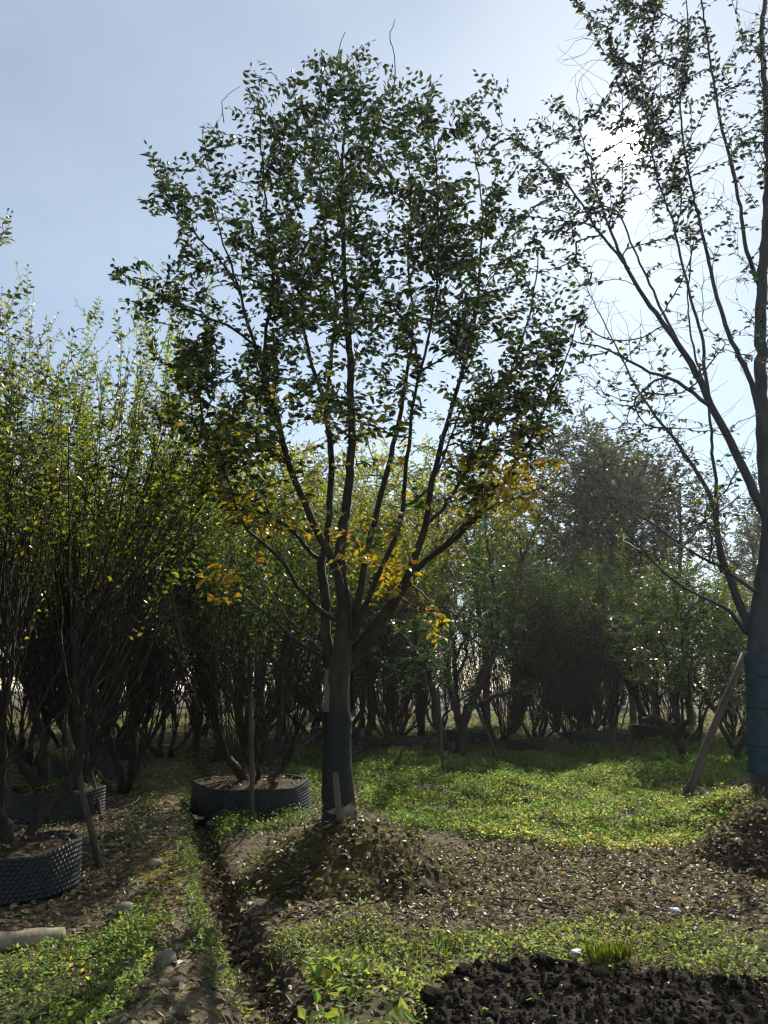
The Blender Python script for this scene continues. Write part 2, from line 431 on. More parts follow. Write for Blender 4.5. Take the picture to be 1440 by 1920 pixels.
mound('mound', RTREE[0] + 0.1, RTREE[1] - 0.1, 1.15, 1.1, 0.36, 'leaf strewn earth mound round the foot of the blue wrapped tree', 9.7, M['soil'])
mound('mound', TMOUND[0], TMOUND[1], 0.85, 0.85, 0.50, 'crumbly earth mound beside the leaf litter', 5.9, M['soil'])
def surf(x, y):
    """top of the ground or a mound at x, y (arrays)"""
    x = np.asarray(x, float); y = np.asarray(y, float)
    z = ground_h(x, y)
    for cx, cy, rx, ry, g, mx, my, mz in MOUNDS:
        u = ((x - cx) / rx + 1.25) / 2.5 * (len(g) - 1); v = ((y - cy) / ry + 1.25) / 2.5 * (len(g) - 1)
        ins = (u >= 0) & (u < len(g) - 1) & (v >= 0) & (v < len(g) - 1)
        ui = np.clip(np.round(u).astype(int), 0, len(g) - 1); vi = np.clip(np.round(v).astype(int), 0, len(g) - 1)
        z = np.where(ins, np.maximum(z, mz[vi, ui]), z)
    return z
# heap of turned soil
sxa = np.arange(0.05, 4.6, 0.02); sya = np.arange(2.6, 5.6, 0.02)
SX, SY = np.meshgrid(sxa, sya)
smask = inpoly(np.stack([SX.ravel(), SY.ravel()], -1), SOIL_POLY).reshape(SX.shape).astype(float)
for _ in range(9):
    sm = smask.copy(); sm[1:-1, 1:-1] = (smask[1:-1, 1:-1] * 2 + smask[:-2, 1:-1] + smask[2:, 1:-1] + smask[1:-1, :-2] + smask[1:-1, 2:]) / 6; smask = sm
lump = np.clip(.5 + 2 * fbm(SX, SY, 2, 1.7), 0, 1) * 0.08 + (.5 + fbm(SX + 9, SY, 3, 5.0)) * 0.07 + np.clip(fbm(SX, SY + 4, 3, 11.0), 0, 1) * .15
SZ = ground_h(SX, SY) - 0.05 + smask * (0.055 + .55 * lump + .010 * np.random.default_rng(4).random(SX.shape))
idx = np.arange(SX.size).reshape(SX.shape)
Q = np.stack([idx[:-1, :-1], idx[:-1, 1:], idx[1:, 1:], idx[1:, :-1]], -1).reshape(-1, 4)
heap = link('soil_heap', mesh_np('soil_heap', np.stack([SX, SY, SZ], -1).reshape(-1, 3), quads=Q, smooth=False), M['soil_dark'])
tag(heap, 'strip of dark freshly turned lumpy soil', 'soil', kind='structure')
MOUNDS.append((2.325 - 0.0, 4.1, 1, 1, np.zeros(2), None, None, None)); MOUNDS.pop()
def heap_z(x, y):
    i = int(np.clip(round((y - 2.6) / 0.02), 0, len(sya) - 1)); j = int(np.clip(round((x - 0.05) / 0.02), 0, len(sxa) - 1))
    return float(SZ[i, j])

# ------------------------------------------------------------------ tree growth
def bez(a, c, b, n):
    t = np.linspace(0, 1, n)[:, None]
    return (1 - t) ** 2 * a + 2 * t * (1 - t) * c + t * t * b
def resample(pts, rad, step):
    pts = np.asarray(pts, float); rad = np.asarray(rad, float)
    # Catmull-Rom through the traced points
    n = len(pts)
    ext = np.vstack([2 * pts[0] - pts[1], pts, 2 * pts[-1] - pts[-2]])
    op = []; orr = []
    for i in range(n - 1):
        p0, p1, p2, p3 = ext[i:i + 4]
        k = max(2, int(np.linalg.norm(p2 - p1) / step))
        tt = np.linspace(0, 1, k, endpoint=False)[:, None]
        op.append(0.5 * (2 * p1 + (p2 - p0) * tt + (2 * p0 - 5 * p1 + 4 * p2 - p3) * tt ** 2 + (3 * p1 - p0 - 3 * p2 + p3) * tt ** 3))
        orr.append(rad[i] + (rad[i + 1] - rad[i]) * tt[:, 0])
    op.append(pts[-1:]); orr.append(rad[-1:])
    return np.concatenate(op), np.concatenate(orr)

class Tree:
    def __init__(self, seed=1, cap=90000):
        self.rg = np.random.default_rng(seed)
        self.lines = []            # thick traced limbs
        self.N = np.zeros((cap, 3)); self.D = np.zeros((cap, 3)); self.par = np.full(cap, -1); self.fix = np.zeros(cap)
        self.n = 0
        self.paths = []            # grown branches: list of node index lists (first one = parent)
    def add_node(self, p, d, par, fix=0.0):
        i = self.n; self.N[i] = p; self.D[i] = d; self.par[i] = par; self.fix[i] = fix; self.n += 1
        return i
    def limb(self, pts, rad, step=0.12, sides=10, grow_from=0.25, jit=0.006):
        p, r = resample(pts, rad, step)
        j = self.rg.normal(0, 1, p.shape) * jit; j[0] = 0
        p = p + j
        self.lines.append((p, r, sides))
        d = nrm(np.gradient(p, axis=0))
        k0 = int(len(p) * grow_from)
        for i in range(k0, len(p)):
            self.add_node(p[i], d[i], -1, r[i])
        return p, r
    def grow(self, targets, step=0.11, updown=0.9, turn=0.7, thickpen=0.25, curve=0.35, jit=0.010):
        T = np.asarray(targets)
        d0 = np.empty(len(T))
        for s in range(0, len(T), 400):
            e = T[s:s + 400]
            d0[s:s + 400] = np.sqrt(((e[:, None, :] - self.N[None, :self.n]) ** 2).sum(-1)).min(1)
        order = np.argsort(d0 * (1 + 0.25 * self.rg.normal(size=len(T))))
        for k in order:
            tpt = T[k]
            v = tpt - self.N[:self.n]; L = np.sqrt((v ** 2).sum(1)) + 1e-6
            cosang = (v * self.D[:self.n]).sum(1) / L
            cost = L * (1 + turn * (1 - cosang)) + updown * np.maximum(0, -v[:, 2]) + thickpen * np.maximum(0, 0.25 - L) * 4
            i = int(np.argmin(cost))
            Lb = L[i]
            if Lb < 0.03: continue
            nseg = max(3, int(Lb / step) + 1)
            ctrl = self.N[i] + self.D[i] * Lb * curve + np.array((0, 0, -0.04 * Lb))
            pts = bez(self.N[i], ctrl, tpt, nseg + 1)
            pts[1:-1] += self.rg.normal(0, jit, (nseg - 1, 3))
            dd = nrm(np.gradient(pts, axis=0))
            ids = [i]; par = i
            for q in range(1, len(pts)):
                par = self.add_node(pts[q], dd[q], par); ids.append(par)
            self.paths.append(ids)
    def finish(self, tip=0.0022, expo=2.3, rmax=0.03):
        cnt = np.zeros(self.n)
        for ids in self.paths: cnt[ids[-1]] += 1
        for i in range(self.n - 1, -1, -1):
            if self.par[i] >= 0: cnt[self.par[i]] += cnt[i]
        self.rad = np.minimum(tip * np.maximum(cnt, 1) ** (1 / expo), rmax)
        tw = []
        for ids in self.paths:
            r = self.rad[ids].copy(); r[0] = r[1]
            f = self.fix[ids[0]]
            if f > 0: r = np.minimum(r, f * 0.75)
            r[-1] *= 0.6
            tw.append((self.N[ids], r, 5 if r[1] > 0.008 else 3))
        return tw

def shoot_leaves(paths_pts, rg, spacing=0.045, length=0.45, lsize=(0.06, 0.095), wratio=0.52, droop=0.25, side=1.0, skip=0.08):
    """alternate two-ranked leaves along the last part of each twig"""
    P_, D_, N_, L_ = [], [], [], []
    for pts in paths_pts:
        seg = np.linalg.norm(np.diff(pts, axis=0), axis=1); s = np.concatenate([[0], np.cumsum(seg)])
        tot = s[-1]
        ln = min(tot, length * rg.uniform(0.7, 1.3))
        n = max(2, int(ln / spacing))
        ss = tot - ln + np.arange(n + 1) / n * ln
        pos = np.stack([np.interp(ss, s, pts[:, k]) for k in range(3)], -1)
        tg = nrm(pts[-1] - pts[max(0, len(pts) - 4)])
        ref = np.array((0, 0, 1.0)) if abs(tg[2]) < 0.85 else nrm(rg.normal(size=3))
        sd = nrm(np.cross(tg, ref) + rg.normal(0, .25, 3)); up = np.cross(sd, tg)
        sg = np.where(np.arange(n + 1) % 2 == 0, 1, -1)[:, None]
        d = tg * 0.55 + sg * sd * side + rg.normal(0, 0.22, (n + 1, 3)); d[-1] = tg
        d[:, 2] -= droop
        nn = up + rg.normal(0, 0.45, (n + 1, 3))
        keep = rg.random(n + 1) > skip
        P_.append(pos[keep]); D_.append(d[keep]); N_.append(nn[keep])
        taper = 1.0 - 0.35 * (np.arange(n + 1) / n) ** 3
        L_.append((rg.uniform(*lsize, n + 1) * taper)[keep])
    P_ = np.concatenate(P_); D_ = np.concatenate(D_); N_ = np.concatenate(N_); L_ = np.concatenate(L_)
    return P_, nrm(D_), nrm(N_), L_, L_ * wratio * rg.uniform(0.85, 1.15, len(L_))

def leaf_colors(n, rg, base, var=0.25, yellow=None, ycol=(0.30, 0.20, 0.015)):
    c = np.array(base)[None] * (1 + var * rg.normal(size=(n, 1))).clip(0.4, 1.8)
    c = c * (1 + 0.12 * rg.normal(size=(n, 3)))
    if yellow is not None:
        m = rg.random(n) < yellow
        c[m] = np.array(ycol) * (1 + 0.25 * rg.normal(size=(m.sum(), 1))).clip(0.4, 1.6)
    return c.clip(0.004, 0.6)

def leaf_objects(parent, mat, arr, col, nsel):
    """the leaves that stand clear of the crown become objects of their own"""
    pos, d, nv, ln, wd = arr
    u, v = project(pos)
    H, xe, ye = np.histogram2d(u, v, bins=[np.arange(0, 1460, 20), np.arange(0, 1940, 20)])
    Hs = H.copy(); Hs[1:-1, 1:-1] = sum(H[1 + i:H.shape[0] - 1 + i, 1 + j:H.shape[1] - 1 + j] for i in (-1, 0, 1) for j in (-1, 0, 1))
    ui = np.clip((u / 20).astype(int), 0, H.shape[0] - 1); vi = np.clip((v / 20).astype(int), 0, H.shape[1] - 1)
    inside = (u > 5) & (u < 1435) & (v > 5) & (v < 1300)
    dist = np.linalg.norm(pos - np.array((0, 0, CAMH)), axis=1)
    score = Hs[ui, vi] + np.where(inside, 0, 1e6) - 6 * ln / dist * 10
    sel = np.argsort(score)[:nsel]
    q = np.round(np.clip(col[sel] * 14, 0, 7)).astype(int)
    cache = {}
    s = nrm(np.cross(nv[sel], d[sel])); uu = np.cross(d[sel], s)
    for k, i in enumerate(sel):
        key = tuple(q[k])
        if key not in cache:
            me = leaves_mesh('leaf', np.zeros((1, 3)), np.array([(1., 0, 0)]), np.array([(0., 0, 1)]), [1.0], [1.0], np.array([np.array(key) / 14 + 0.012]))
            me.materials.append(mat); cache[key] = me
        o_ = bpy.data.objects.new('leaf', cache[key]); COL.objects.link(o_); o_.parent = parent
        mt = Matrix.Identity(4)
        for a in range(3):
            mt[a][0] = d[i][a] * ln[i]; mt[a][1] = s[k][a] * wd[i]; mt[a][2] = uu[k][a] * ln[i]; mt[a][3] = pos[i][a]
        o_.matrix_local = Matrix.Translation(-parent.location) @ mt
    keep = np.ones(len(pos), bool); keep[sel] = False
    return keep

def localise(V, root): return np.asarray(V) - np.array(root.location)
def build_traced(root, tree, bark, tip, leafarr, leafcol, leafmat, nsel, expo=2.3, trunk_lines=1, rough=0.06):
    tw = tree.finish(tip=tip, expo=expo)
    v, q = tubes(tree.lines[:trunk_lines], rough=rough)
    link('trunk', mesh_np('trunk', localise(v, root), quads=q), bark, root)
    for ln_ in tree.lines[trunk_lines:]:
        v, q = tubes([ln_], rough=rough)
        link('limb', mesh_np('limb', localise(v, root), quads=q), bark, root)
    v, q = tubes(tw)
    o_ = link('twigs', mesh_np('twigs', localise(v, root), quads=q), bark, root); o_['kind'] = 'stuff'
    keep = leaf_objects(root, leafmat, leafarr, leafcol, nsel)
    pos, d, nv, ln, wd = [a[keep] for a in leafarr]
    o_ = link('crown', leaves_mesh('crown', localise(pos, root), d, nv, ln, wd, leafcol[keep]), leafmat, root); o_['kind'] = 'stuff'

def px_targets(rg, polys, Y0, depth, seed=3.3):
    """points spread through a crown: photo outline, with real depth"""
    out = []
    for pl, n, dmul, dc in polys:
        pl = np.array(pl, float); lo = pl.min(0); hi = pl.max(0); got = 0
        cx = (lo[0] + hi[0]) / 2; hw = (hi[0] - lo[0]) / 2
        while got < n:
            c = rg.uniform(lo, hi, (n * 3, 2)); c = c[inpoly(c, pl)]
            c = c[fbm(c[:, 0] / 95 + seed, c[:, 1] / 95, 2, 1.0) * 1.5 + .5 > rg.random(len(c)) * .85 + .0][: n - got]
            for x, y in c:
                hd = depth * dmul * math.sqrt(max(0.08, 1 - ((x - cx) / (hw * 1.05)) ** 2))
                dy = hd * rg.uniform(-1, 1)
                out.append(P(x, y, Y0 + dc + dy))
            got += len(c)
    return np.array(out)

# ------------------------------------------------------------------ the wrapped tree on its mound
HY = 7.3
def limb_px(tree, pts, dys, ws, Y0, wk=1.0, **kw):
    n = len(pts)
    dys = np.interp(np.linspace(0, 1, n), np.linspace(0, 1, len(dys)), dys)
    pp = np.array([P(x, y, Y0 + dy) for (x, y), dy in zip(pts, dys)])
    ws = np.interp(np.linspace(0, 1, n), np.linspace(0, 1, len(ws)), ws) * wk
    dist = (pp[:, 1] * CP + (pp[:, 2] - CAMH) * SP)
    return tree.limb(pp, ws * 0.5 * dist / FPX, **kw)
hero = Tree(21)
limb_px(hero, [(638, 1560), (637, 1500), (634, 1440), (632, 1380), (632, 1310), (634, 1260), (642, 1215), (646, 1150), (640, 1085), (638, 1045), (646, 980), (655, 900), (660, 810), (656, 740), (658, 680), (650, 600), (646, 500), (644, 400), (642, 300), (648, 210), (642, 130)],
        [0, 0, 0, 0, 0.1, 0.2, 0.1, 0.1, 0, 0], [58, 54, 50, 49, 49, 48, 38, 29, 25, 22, 19, 17.5, 16, 15, 14, 12, 10, 8, 6, 4, 2.5], HY, wk=.94, sides=16, step=0.07, grow_from=0.45, jit=0.006)
limb_px(hero, [(625, 1275), (614, 1215), (611, 1160), (607, 1100), (601, 1058), (612, 1015), (618, 940), (621, 870), (616, 810), (609, 755), (586, 690), (572, 630), (560, 540), (545, 440), (520, 330)], [0, .25, .55, .8, 1.0, 1.1], [30, 25, 23, 22, 19, 16, 15.5, 15, 14, 12, 9, 8, 6, 4, 2.5], HY, wk=.80, sides=12, grow_from=.4)
limb_px(hero, [(609, 757), (620, 690), (624, 640), (632, 570), (612, 460), (600, 340), (590, 200)], [.8, .9, .7], [10, 9, 7, 6, 4, 2.5], HY, wk=.80, sides=8, grow_from=.15)
limb_px(hero, [(645, 1140), (632, 1075), (602, 1012), (571, 942), (545, 880), (527, 812), (512, 750), (490, 690), (468, 615), (450, 545), (420, 460), (400, 380)], [.05, -.2, -.6, -.8, -.9], [24, 20, 17, 16, 15, 13.5, 12, 10, 8, 6, 4, 2.5], HY, wk=.80, sides=12, grow_from=.35)
limb_px(hero, [(494, 695), (500, 610), (512, 520), (500, 400), (490, 280), (485, 190)], [-.7, -.6, -.3], [9, 8, 6, 4, 2.5], HY, wk=.80, sides=8, grow_from=.15)
limb_px(hero, [(655, 1195), (678, 1095), (688, 1026), (705, 967), (723, 894), (737, 838), (752, 765), (764, 690), (775, 600), (765, 500), (770, 380), (760, 250)], [.1, .5, .9, 1.2, 1.2], [22, 17, 15, 14, 13.5, 12, 10, 8, 7, 5, 4, 2.5], HY, wk=.80, sides=10, grow_from=.35)
limb_px(hero, [(660, 1200), (690, 1122), (714, 1068), (742, 1002), (754, 955), (758, 895), (766, 835), (772, 775), (790, 690), (812, 590), (822, 470), (820, 340), (810, 230)], [0, -.4, -.9, -1.1, -1.2], [16, 13, 12, 11.5, 11, 10, 8, 7, 6, 5, 4, 2.5], HY, wk=.80, sides=10, grow_from=.35)
limb_px(hero, [(756, 952), (790, 930), (815, 895), (835, 850), (850, 800), (880, 740)], [-.8, -.9, -1.2], [8, 6, 5, 3], HY, wk=.80, sides=7, grow_from=.2)
limb_px(hero, [(648, 1245), (690, 1190), (731, 1142), (762, 1090), (781, 1040), (796, 990), (805, 930), (816, 880), (830, 820), (850, 755), (870, 690), (892, 600), (900, 500), (905, 400), (890, 290)], [.1, .1, .3, .5, .6], [36, 31, 27, 24, 19, 16, 14.5, 13, 11.5, 10, 8, 6.5, 5, 4, 2.5], HY, wk=.80, sides=12, grow_from=.4)
limb_px(hero, [(764, 1088), (800, 1050), (842, 1020), (872, 990), (902, 958), (932, 915), (962, 876), (1000, 815), (1032, 740), (1062, 670), (1080, 600)], [.25, -.1, -.4, -.5], [15, 13, 12, 11.5, 10.5, 9, 8, 6, 5, 3.5, 2.5], HY, wk=.80, sides=10, grow_from=.3)
limb_px(hero, [(802, 1048), (835, 1018), (885, 970), (940, 944), (1000, 922), (1036, 905)], [-.1, -.5, -.9], [7, 6, 5, 3.5, 2.5], HY, wk=.80, sides=7, grow_from=.3)
limb_px(hero, [(798, 985), (830, 955), (858, 910), (888, 860), (912, 808), (942, 735), (975, 650), (1000, 560), (1010, 470)], [.4, .8, 1.1, 1.2], [10, 9, 8, 7, 6, 5, 4, 2.5], HY, wk=.80, sides=8, grow_from=.3)
limb_px(hero, [(640, 1168), (594, 1137), (556, 1098), (532, 1057), (487, 1012), (452, 974), (435, 921), (410, 862), (385, 800), (370, 720)], [0, -.4, -.9, -1.2], [12, 10.5, 10, 9, 8, 7, 6, 5, 4, 2.5], HY, wk=.80, sides=9, grow_from=.35)
limb_px(hero, [(602, 1052), (587, 1040), (563, 1013), (539, 987), (459, 949), (400, 925), (340, 890), (290, 850)], [.45, .5, .8, 1.0], [11, 10, 9, 8, 7, 6, 4, 2.5], HY, wk=.80, sides=8, grow_from=.35)
limb_px(hero, [(618, 1240), (556, 1199), (497, 1147), (435, 1098), (395, 1085)], [.1, -.5, -.9], [8, 6.5, 5, 3, 2], HY, wk=.80, sides=6, grow_from=.5)
limb_px(hero, [(622, 1238), (587, 1203), (539, 1158), (504, 1105), (480, 1060)], [.1, .2, .5], [6, 5, 3.5, 2], HY, wk=.80, sides=6, grow_from=.5)
limb_px(hero, [(480, 650), (430, 610), (370, 590), (310, 560), (240, 520)], [-.7, -.8, -.6], [7, 6, 5, 4, 2.5], HY, wk=.80, sides=6, grow_from=.3)
limb_px(hero, [(455, 560), (420, 500), (375, 450), (330, 400), (300, 350)], [-.8, -.9, -.9], [6, 5, 4, 3, 2.2], HY, wk=.80, sides=6, grow_from=.3)
CROWN = [(640, 95), (700, 95), (755, 140), (800, 165), (850, 180), (900, 160), (915, 230), (930, 290), (985, 420), (1040, 520), (1095, 620), (1090, 700), (1040, 770), (1000, 830), (900, 850), (800, 800), (720, 790), (640, 800), (560, 790), (480, 850), (400, 840), (330, 700), (335, 600), (300, 560), (330, 470), (345, 420), (285, 390), (285, 310), (340, 330), (380, 250), (420, 210), (480, 140), (520, 170), (570, 110)]
polys = [(CROWN, 1600, 1.0, 0.0),
         ([(330, 780), (480, 780), (520, 930), (430, 1000), (340, 900)], 105, .8, 0.1), ([(820, 780), (1070, 700), (1060, 880), (960, 950), (840, 950)], 170, .8, 0.2),
         ([(560, 200), (760, 200), (860, 350), (900, 560), (780, 620), (560, 620), (440, 520), (420, 330)], 780, 0.9, 0.0),
         ([(780, 560), (1000, 540), (1060, 640), (1000, 760), (860, 800)], 330, .7, 0.2),
         ([(340, 640), (520, 640), (520, 850), (400, 880), (310, 760)], 300, .7, -.3),
         ([(205, 500), (260, 490), (300, 520), (290, 600), (230, 580)], 26, .25, -.6),
         ([(275, 290), (320, 300), (350, 400), (300, 400)], 16, .2, -.9),
         ([(480, 800), (860, 800), (840, 1000), (640, 1080), (520, 960)], 110, 1.0, 0.0),
         ([(620, 980), (760, 960), (750, 1130), (660, 1120)], 28, .8, .6),
         ([(360, 1060), (450, 1060), (450, 1130), (380, 1130)], 20, .3, -.9),
         ([(380, 880), (520, 900), (560, 1010), (460, 1010)], 26, .5, .6),
         ([(930, 880), (1050, 880), (1040, 1000), (950, 990)], 13, .2, -.9),
         ([(870, 830), (1000, 830), (960, 960), (860, 980)], 36, .5, -.2)]
tg = px_targets(hero.rg, polys, HY, 1.75)
# a loose spray hanging low on the right limb
limb_px(hero, [(762, 1092), (790, 1110), (812, 1135), (825, 1165), (832, 1195)], [.2, -.4, -.7], [5, 4, 3, 2], HY, sides=5, grow_from=.4)
tg = np.vstack([tg, px_targets(hero.rg, [([(785, 1130), (850, 1140), (850, 1215), (800, 1200)], 12, .2, -.6)], HY, 1.5)])
# sprays that stick out of the outline
for (x, y) in ((690, 86), (672, 110), (578, 96), (600, 110), (482, 122), (490, 150), (934, 150), (905, 160), (890, 205), (822, 162), (806, 190), (770, 140), (715, 140), (745, 170), (286, 292), (296, 330), (345, 300), (280, 372), (300, 395), (392, 250), (405, 300), (440, 215), (940, 250), (320, 478), (265, 490), (215, 520), (1085, 590), (1105, 640), (1000, 440), (1050, 540), (960, 330), (290, 640), (265, 650), (300, 760), (272, 740)):
    for q in range(3):
        tg = np.vstack([tg, P(x + hero.rg.normal(0, 9), y + hero.rg.normal(0, 12), HY + hero.rg.normal(0, .45))[None]])
hero.grow(tg, updown=1.1)
# a few bare whips above the crown
pp = [hero.N[ids] for ids in hero.paths]
la = shoot_leaves(pp, hero.rg, spacing=0.040, length=0.52, lsize=(0.064, 0.100), wratio=.60)
u, v = project(la[0])
yl = np.clip((v - 680) / 800, 0.008, 0.5); yl = np.where((u > 920) & (v > 870), .95, yl); yl = np.where((v > 1040), .9, yl)
hcol = leaf_colors(len(u), hero.rg, (0.031, 0.052, 0.016), 0.3, yl, (0.31, 0.26, 0.022))
mo = (hero.rg.random(len(u)) < 0.16) & (v > 850) & ((u > 900) | (v > 960)); hcol[mo] = np.array((0.44, 0.22, 0.015))
hero_root = empty('wrapped_tree', (HERO[0], HERO[1], 0.0))
tag(hero_root, 'tall leafy tree with trunk wrapped in dark netting, standing on an earth mound', 'tree')
for (x0, y0, x1, y1, x2, y2, w0) in ((640, 150, 632, 110, 647, 60, 2.2), (735, 190, 742, 130, 734, 85, 2.6), (734, 85, 732, 60, 741, 36, 2.0), (420, 230, 418, 190, 452, 162, 1.8), (395, 330, 380, 270, 385, 232, 1.8), (335, 560, 345, 520, 347, 490, 1.6)):
    limb_px(hero, [(x0, y0), (x1, y1), (x2, y2)], [0, 0, 0], [w0, w0 * .8, w0 * .6], HY, sides=4, grow_from=.99)
build_traced(hero_root, hero, M['bark'], 0.0019, la, hcol, M['leaf'], 300)
print('hero leaves', len(u), 'nodes', hero.n)

# wrapping, planks and sacking round the lower trunk
def sleeve(name, root, pxy, mat, grow, Y0, wob=0.05, sides=20, step=0.05, seed=2):
    pts = np.array([P(x, y, Y0) for x, y, w_ in pxy]); ws = np.array([w_ for _, _, w_ in pxy])
    dist = pts[:, 1] * CP + (pts[:, 2] - CAMH) * SP
    p_, r_ = resample(pts, ws * .5 * dist / FPX + grow, step)
    rg = np.random.default_rng(seed)
    r_ = r_ * (1 + wob * rg.normal(0, .5, len(r_)))
    v_, q_ = tubes([(p_, r_, sides)], rough=wob, seed=seed)
    return link(name, mesh_np(name, localise(v_, root), quads=q_), mat, root)
sleeve('trunk_wrap', hero_root, [(634, 1545, 60), (633, 1480, 56), (632, 1420, 52), (632, 1335, 50)], M['wrap_dark'], 0.006, HY)
sleeve('binding', hero_root, [(632, 1378, 52), (632, 1352, 52)], M['wrap_dark'], 0.012, HY, seed=5)
sleeve('sacking', hero_root, [(640, 1560, 84), (639, 1545, 72), (637, 1528, 60), (636, 1505, 55)], M['sacking'], 0.004, HY, wob=.12, step=.025, seed=7)
def box_between(name, a, b, wx, wy, mat, root=None, facing=None):
    a = np.asarray(a, float); b = np.asarray(b, float); t = nrm(b - a)
    s = nrm(np.cross(t, facing if facing is not None else (0, 1, 0))); f = np.cross(s, t)
    V_ = []
    for p_, k in ((a, 1.0), (a + (b - a) * .5 + s * .002, 1.02), (b, .94)):
        for i, j in ((-1, -1), (1, -1), (1, 1), (-1, 1)): V_.append(p_ + s * i * wx * .5 * k + f * j * wy * .5 * k)
    q_ = [(0, 3, 2, 1), (8, 9, 10, 11)] + [(r * 4 + i, r * 4 + (i + 1) % 4, r * 4 + 4 + (i + 1) % 4, r * 4 + 4 + i) for r in (0, 1) for i in range(4)]
    V_ = np.array(V_)
    if root is not None: V_ = localise(V_, root)
    return link(name, mesh_np(name, V_, quads=np.array(q_), smooth=False), mat, root)
tr = np.array((HERO[0], HERO[1]))
for (xa, ya, xb, yb, dy, wx) in ((637, 1538, 629, 1448, -.17, .055), (668, 1535, 656, 1440, -.02, .03), (612, 1545, 611, 1452, -.05, .05), (652, 1345, 651, 1262, -.06, .035), (612, 1335, 614, 1255, -.09, .05), (648, 1535, 646, 1450, .15, .05)):
    box_between('plank', P(xa, ya, HY + dy), P(xb, yb, HY + dy * .8), wx, .016, M['plank'], hero_root)

# ------------------------------------------------------------------ the blue-wrapped tree
RY = 9.6
rt = Tree(33)
limb_px(rt, [(1432, 1500), (1430, 1420), (1426, 1300), (1424, 1220), (1428, 1130), (1440, 1040), (1441, 960), (1432, 860), (1428, 740), (1427, 600), (1432, 480), (1440, 340), (1436, 200), (1428, 60), (1440, -80), (1430, -220)], [0, 0, 0, 0], [52, 48, 44, 46, 40, 34, 32, 27, 25, 23, 20, 16, 13, 10, 7, 3], RY, wk=.88, sides=14, grow_from=.35, jit=.01)
limb_px(rt, [(1440, 975), (1415, 925), (1378, 845), (1342, 778), (1305, 700), (1262, 632), (1210, 560), (1175, 500), (1140, 420), (1110, 330), (1085, 230)], [0, -.3, -.6, -.8], [26, 24, 21, 19, 17, 14, 11, 9, 6, 4, 2.5], RY, wk=.72, sides=10, grow_from=.3)
limb_px(rt, [(1345, 785), (1330, 740), (1320, 690), (1318, 640), (1290, 540), (1262, 420), (1232, 330), (1215, 230), (1195, 120)], [-.6, -.3, .2], [12, 10, 9, 8, 6, 5, 4, 2.5], RY, wk=.72, sides=8, grow_from=.25)
limb_px(rt, [(1330, 760), (1270, 715), (1200, 690), (1140, 655), (1080, 640), (1030, 610)], [-.65, -.9, -1.3], [11, 9, 7, 5, 3.5, 2.2], RY, wk=.72, sides=7, grow_from=.3)
limb_px(rt, [(1420, 1205), (1398, 1160), (1372, 1095), (1350, 1030), (1338, 950), (1315, 900), (1282, 850), (1230, 780), (1190, 720), (1150, 640), (1100, 540)], [0, .4, .9, 1.1], [26, 23, 20, 17, 13, 11, 9, 7, 5, 3.5, 2.2], RY, wk=.72, sides=10, grow_from=.3)
limb_px(rt, [(1345, 1000), (1342, 900), (1335, 850), (1328, 760), (1300, 650), (1290, 560), (1300, 450)], [.7, 1, 1.3], [11, 9, 8, 6, 4, 2.5], RY, wk=.72, sides=8, grow_from=.3)
limb_px(rt, [(1436, 1120), (1400, 1098), (1350, 1062), (1290, 1030), (1220, 980), (1160, 940), (1100, 880)], [0, -.5, -1], [12, 10, 8, 6.5, 5, 3, 2], RY, wk=.72, sides=7, grow_from=.3)
limb_px(rt, [(1410, 1195), (1370, 1150), (1340, 1130), (1270, 1095), (1210, 1035), (1150, 970), (1100, 930)], [.1, -.2, -.4], [14, 11, 9, 7, 5, 3.5, 2], RY, wk=.72, sides=7, grow_from=.35)
limb_px(rt, [(1436, 830), (1410, 720), (1372, 640), (1345, 560), (1320, 450), (1295, 340), (1275, 200), (1290, 60), (1280, -60)], [0, .2, .6, .9], [16, 14, 12, 10, 8, 6, 4.5, 3.5, 2.2], RY, wk=.72, sides=9, grow_from=.25)
limb_px(rt, [(1434, 560), (1400, 470), (1385, 370), (1352, 230), (1330, 100), (1310, -40), (1300, -150)], [0, -.3, -.6], [12, 10, 8, 6, 4, 2.5], RY, wk=.72, sides=8, grow_from=.2)
limb_px(rt, [(1320, 720), (1250, 600), (1190, 470), (1150, 390), (1080, 400), (1020, 380)], [.3, .6, .8], [9, 7, 5, 4, 3, 2], RY, wk=.72, sides=7, grow_from=.35)
limb_px(rt, [(1180, 505), (1120, 430), (1060, 340), (1000, 290), (960, 250)], [-.8, -.9, -1.0], [7, 6, 4.5, 3, 2], RY, wk=.72, sides=6, grow_from=.25)
limb_px(rt, [(1440, 900), (1500, 780), (1540, 620), (1560, 420), (1570, 200), (1560, 0)], [0, -.3, -.6], [20, 15, 12, 8, 5, 3], RY, wk=.72, sides=8, grow_from=.3)
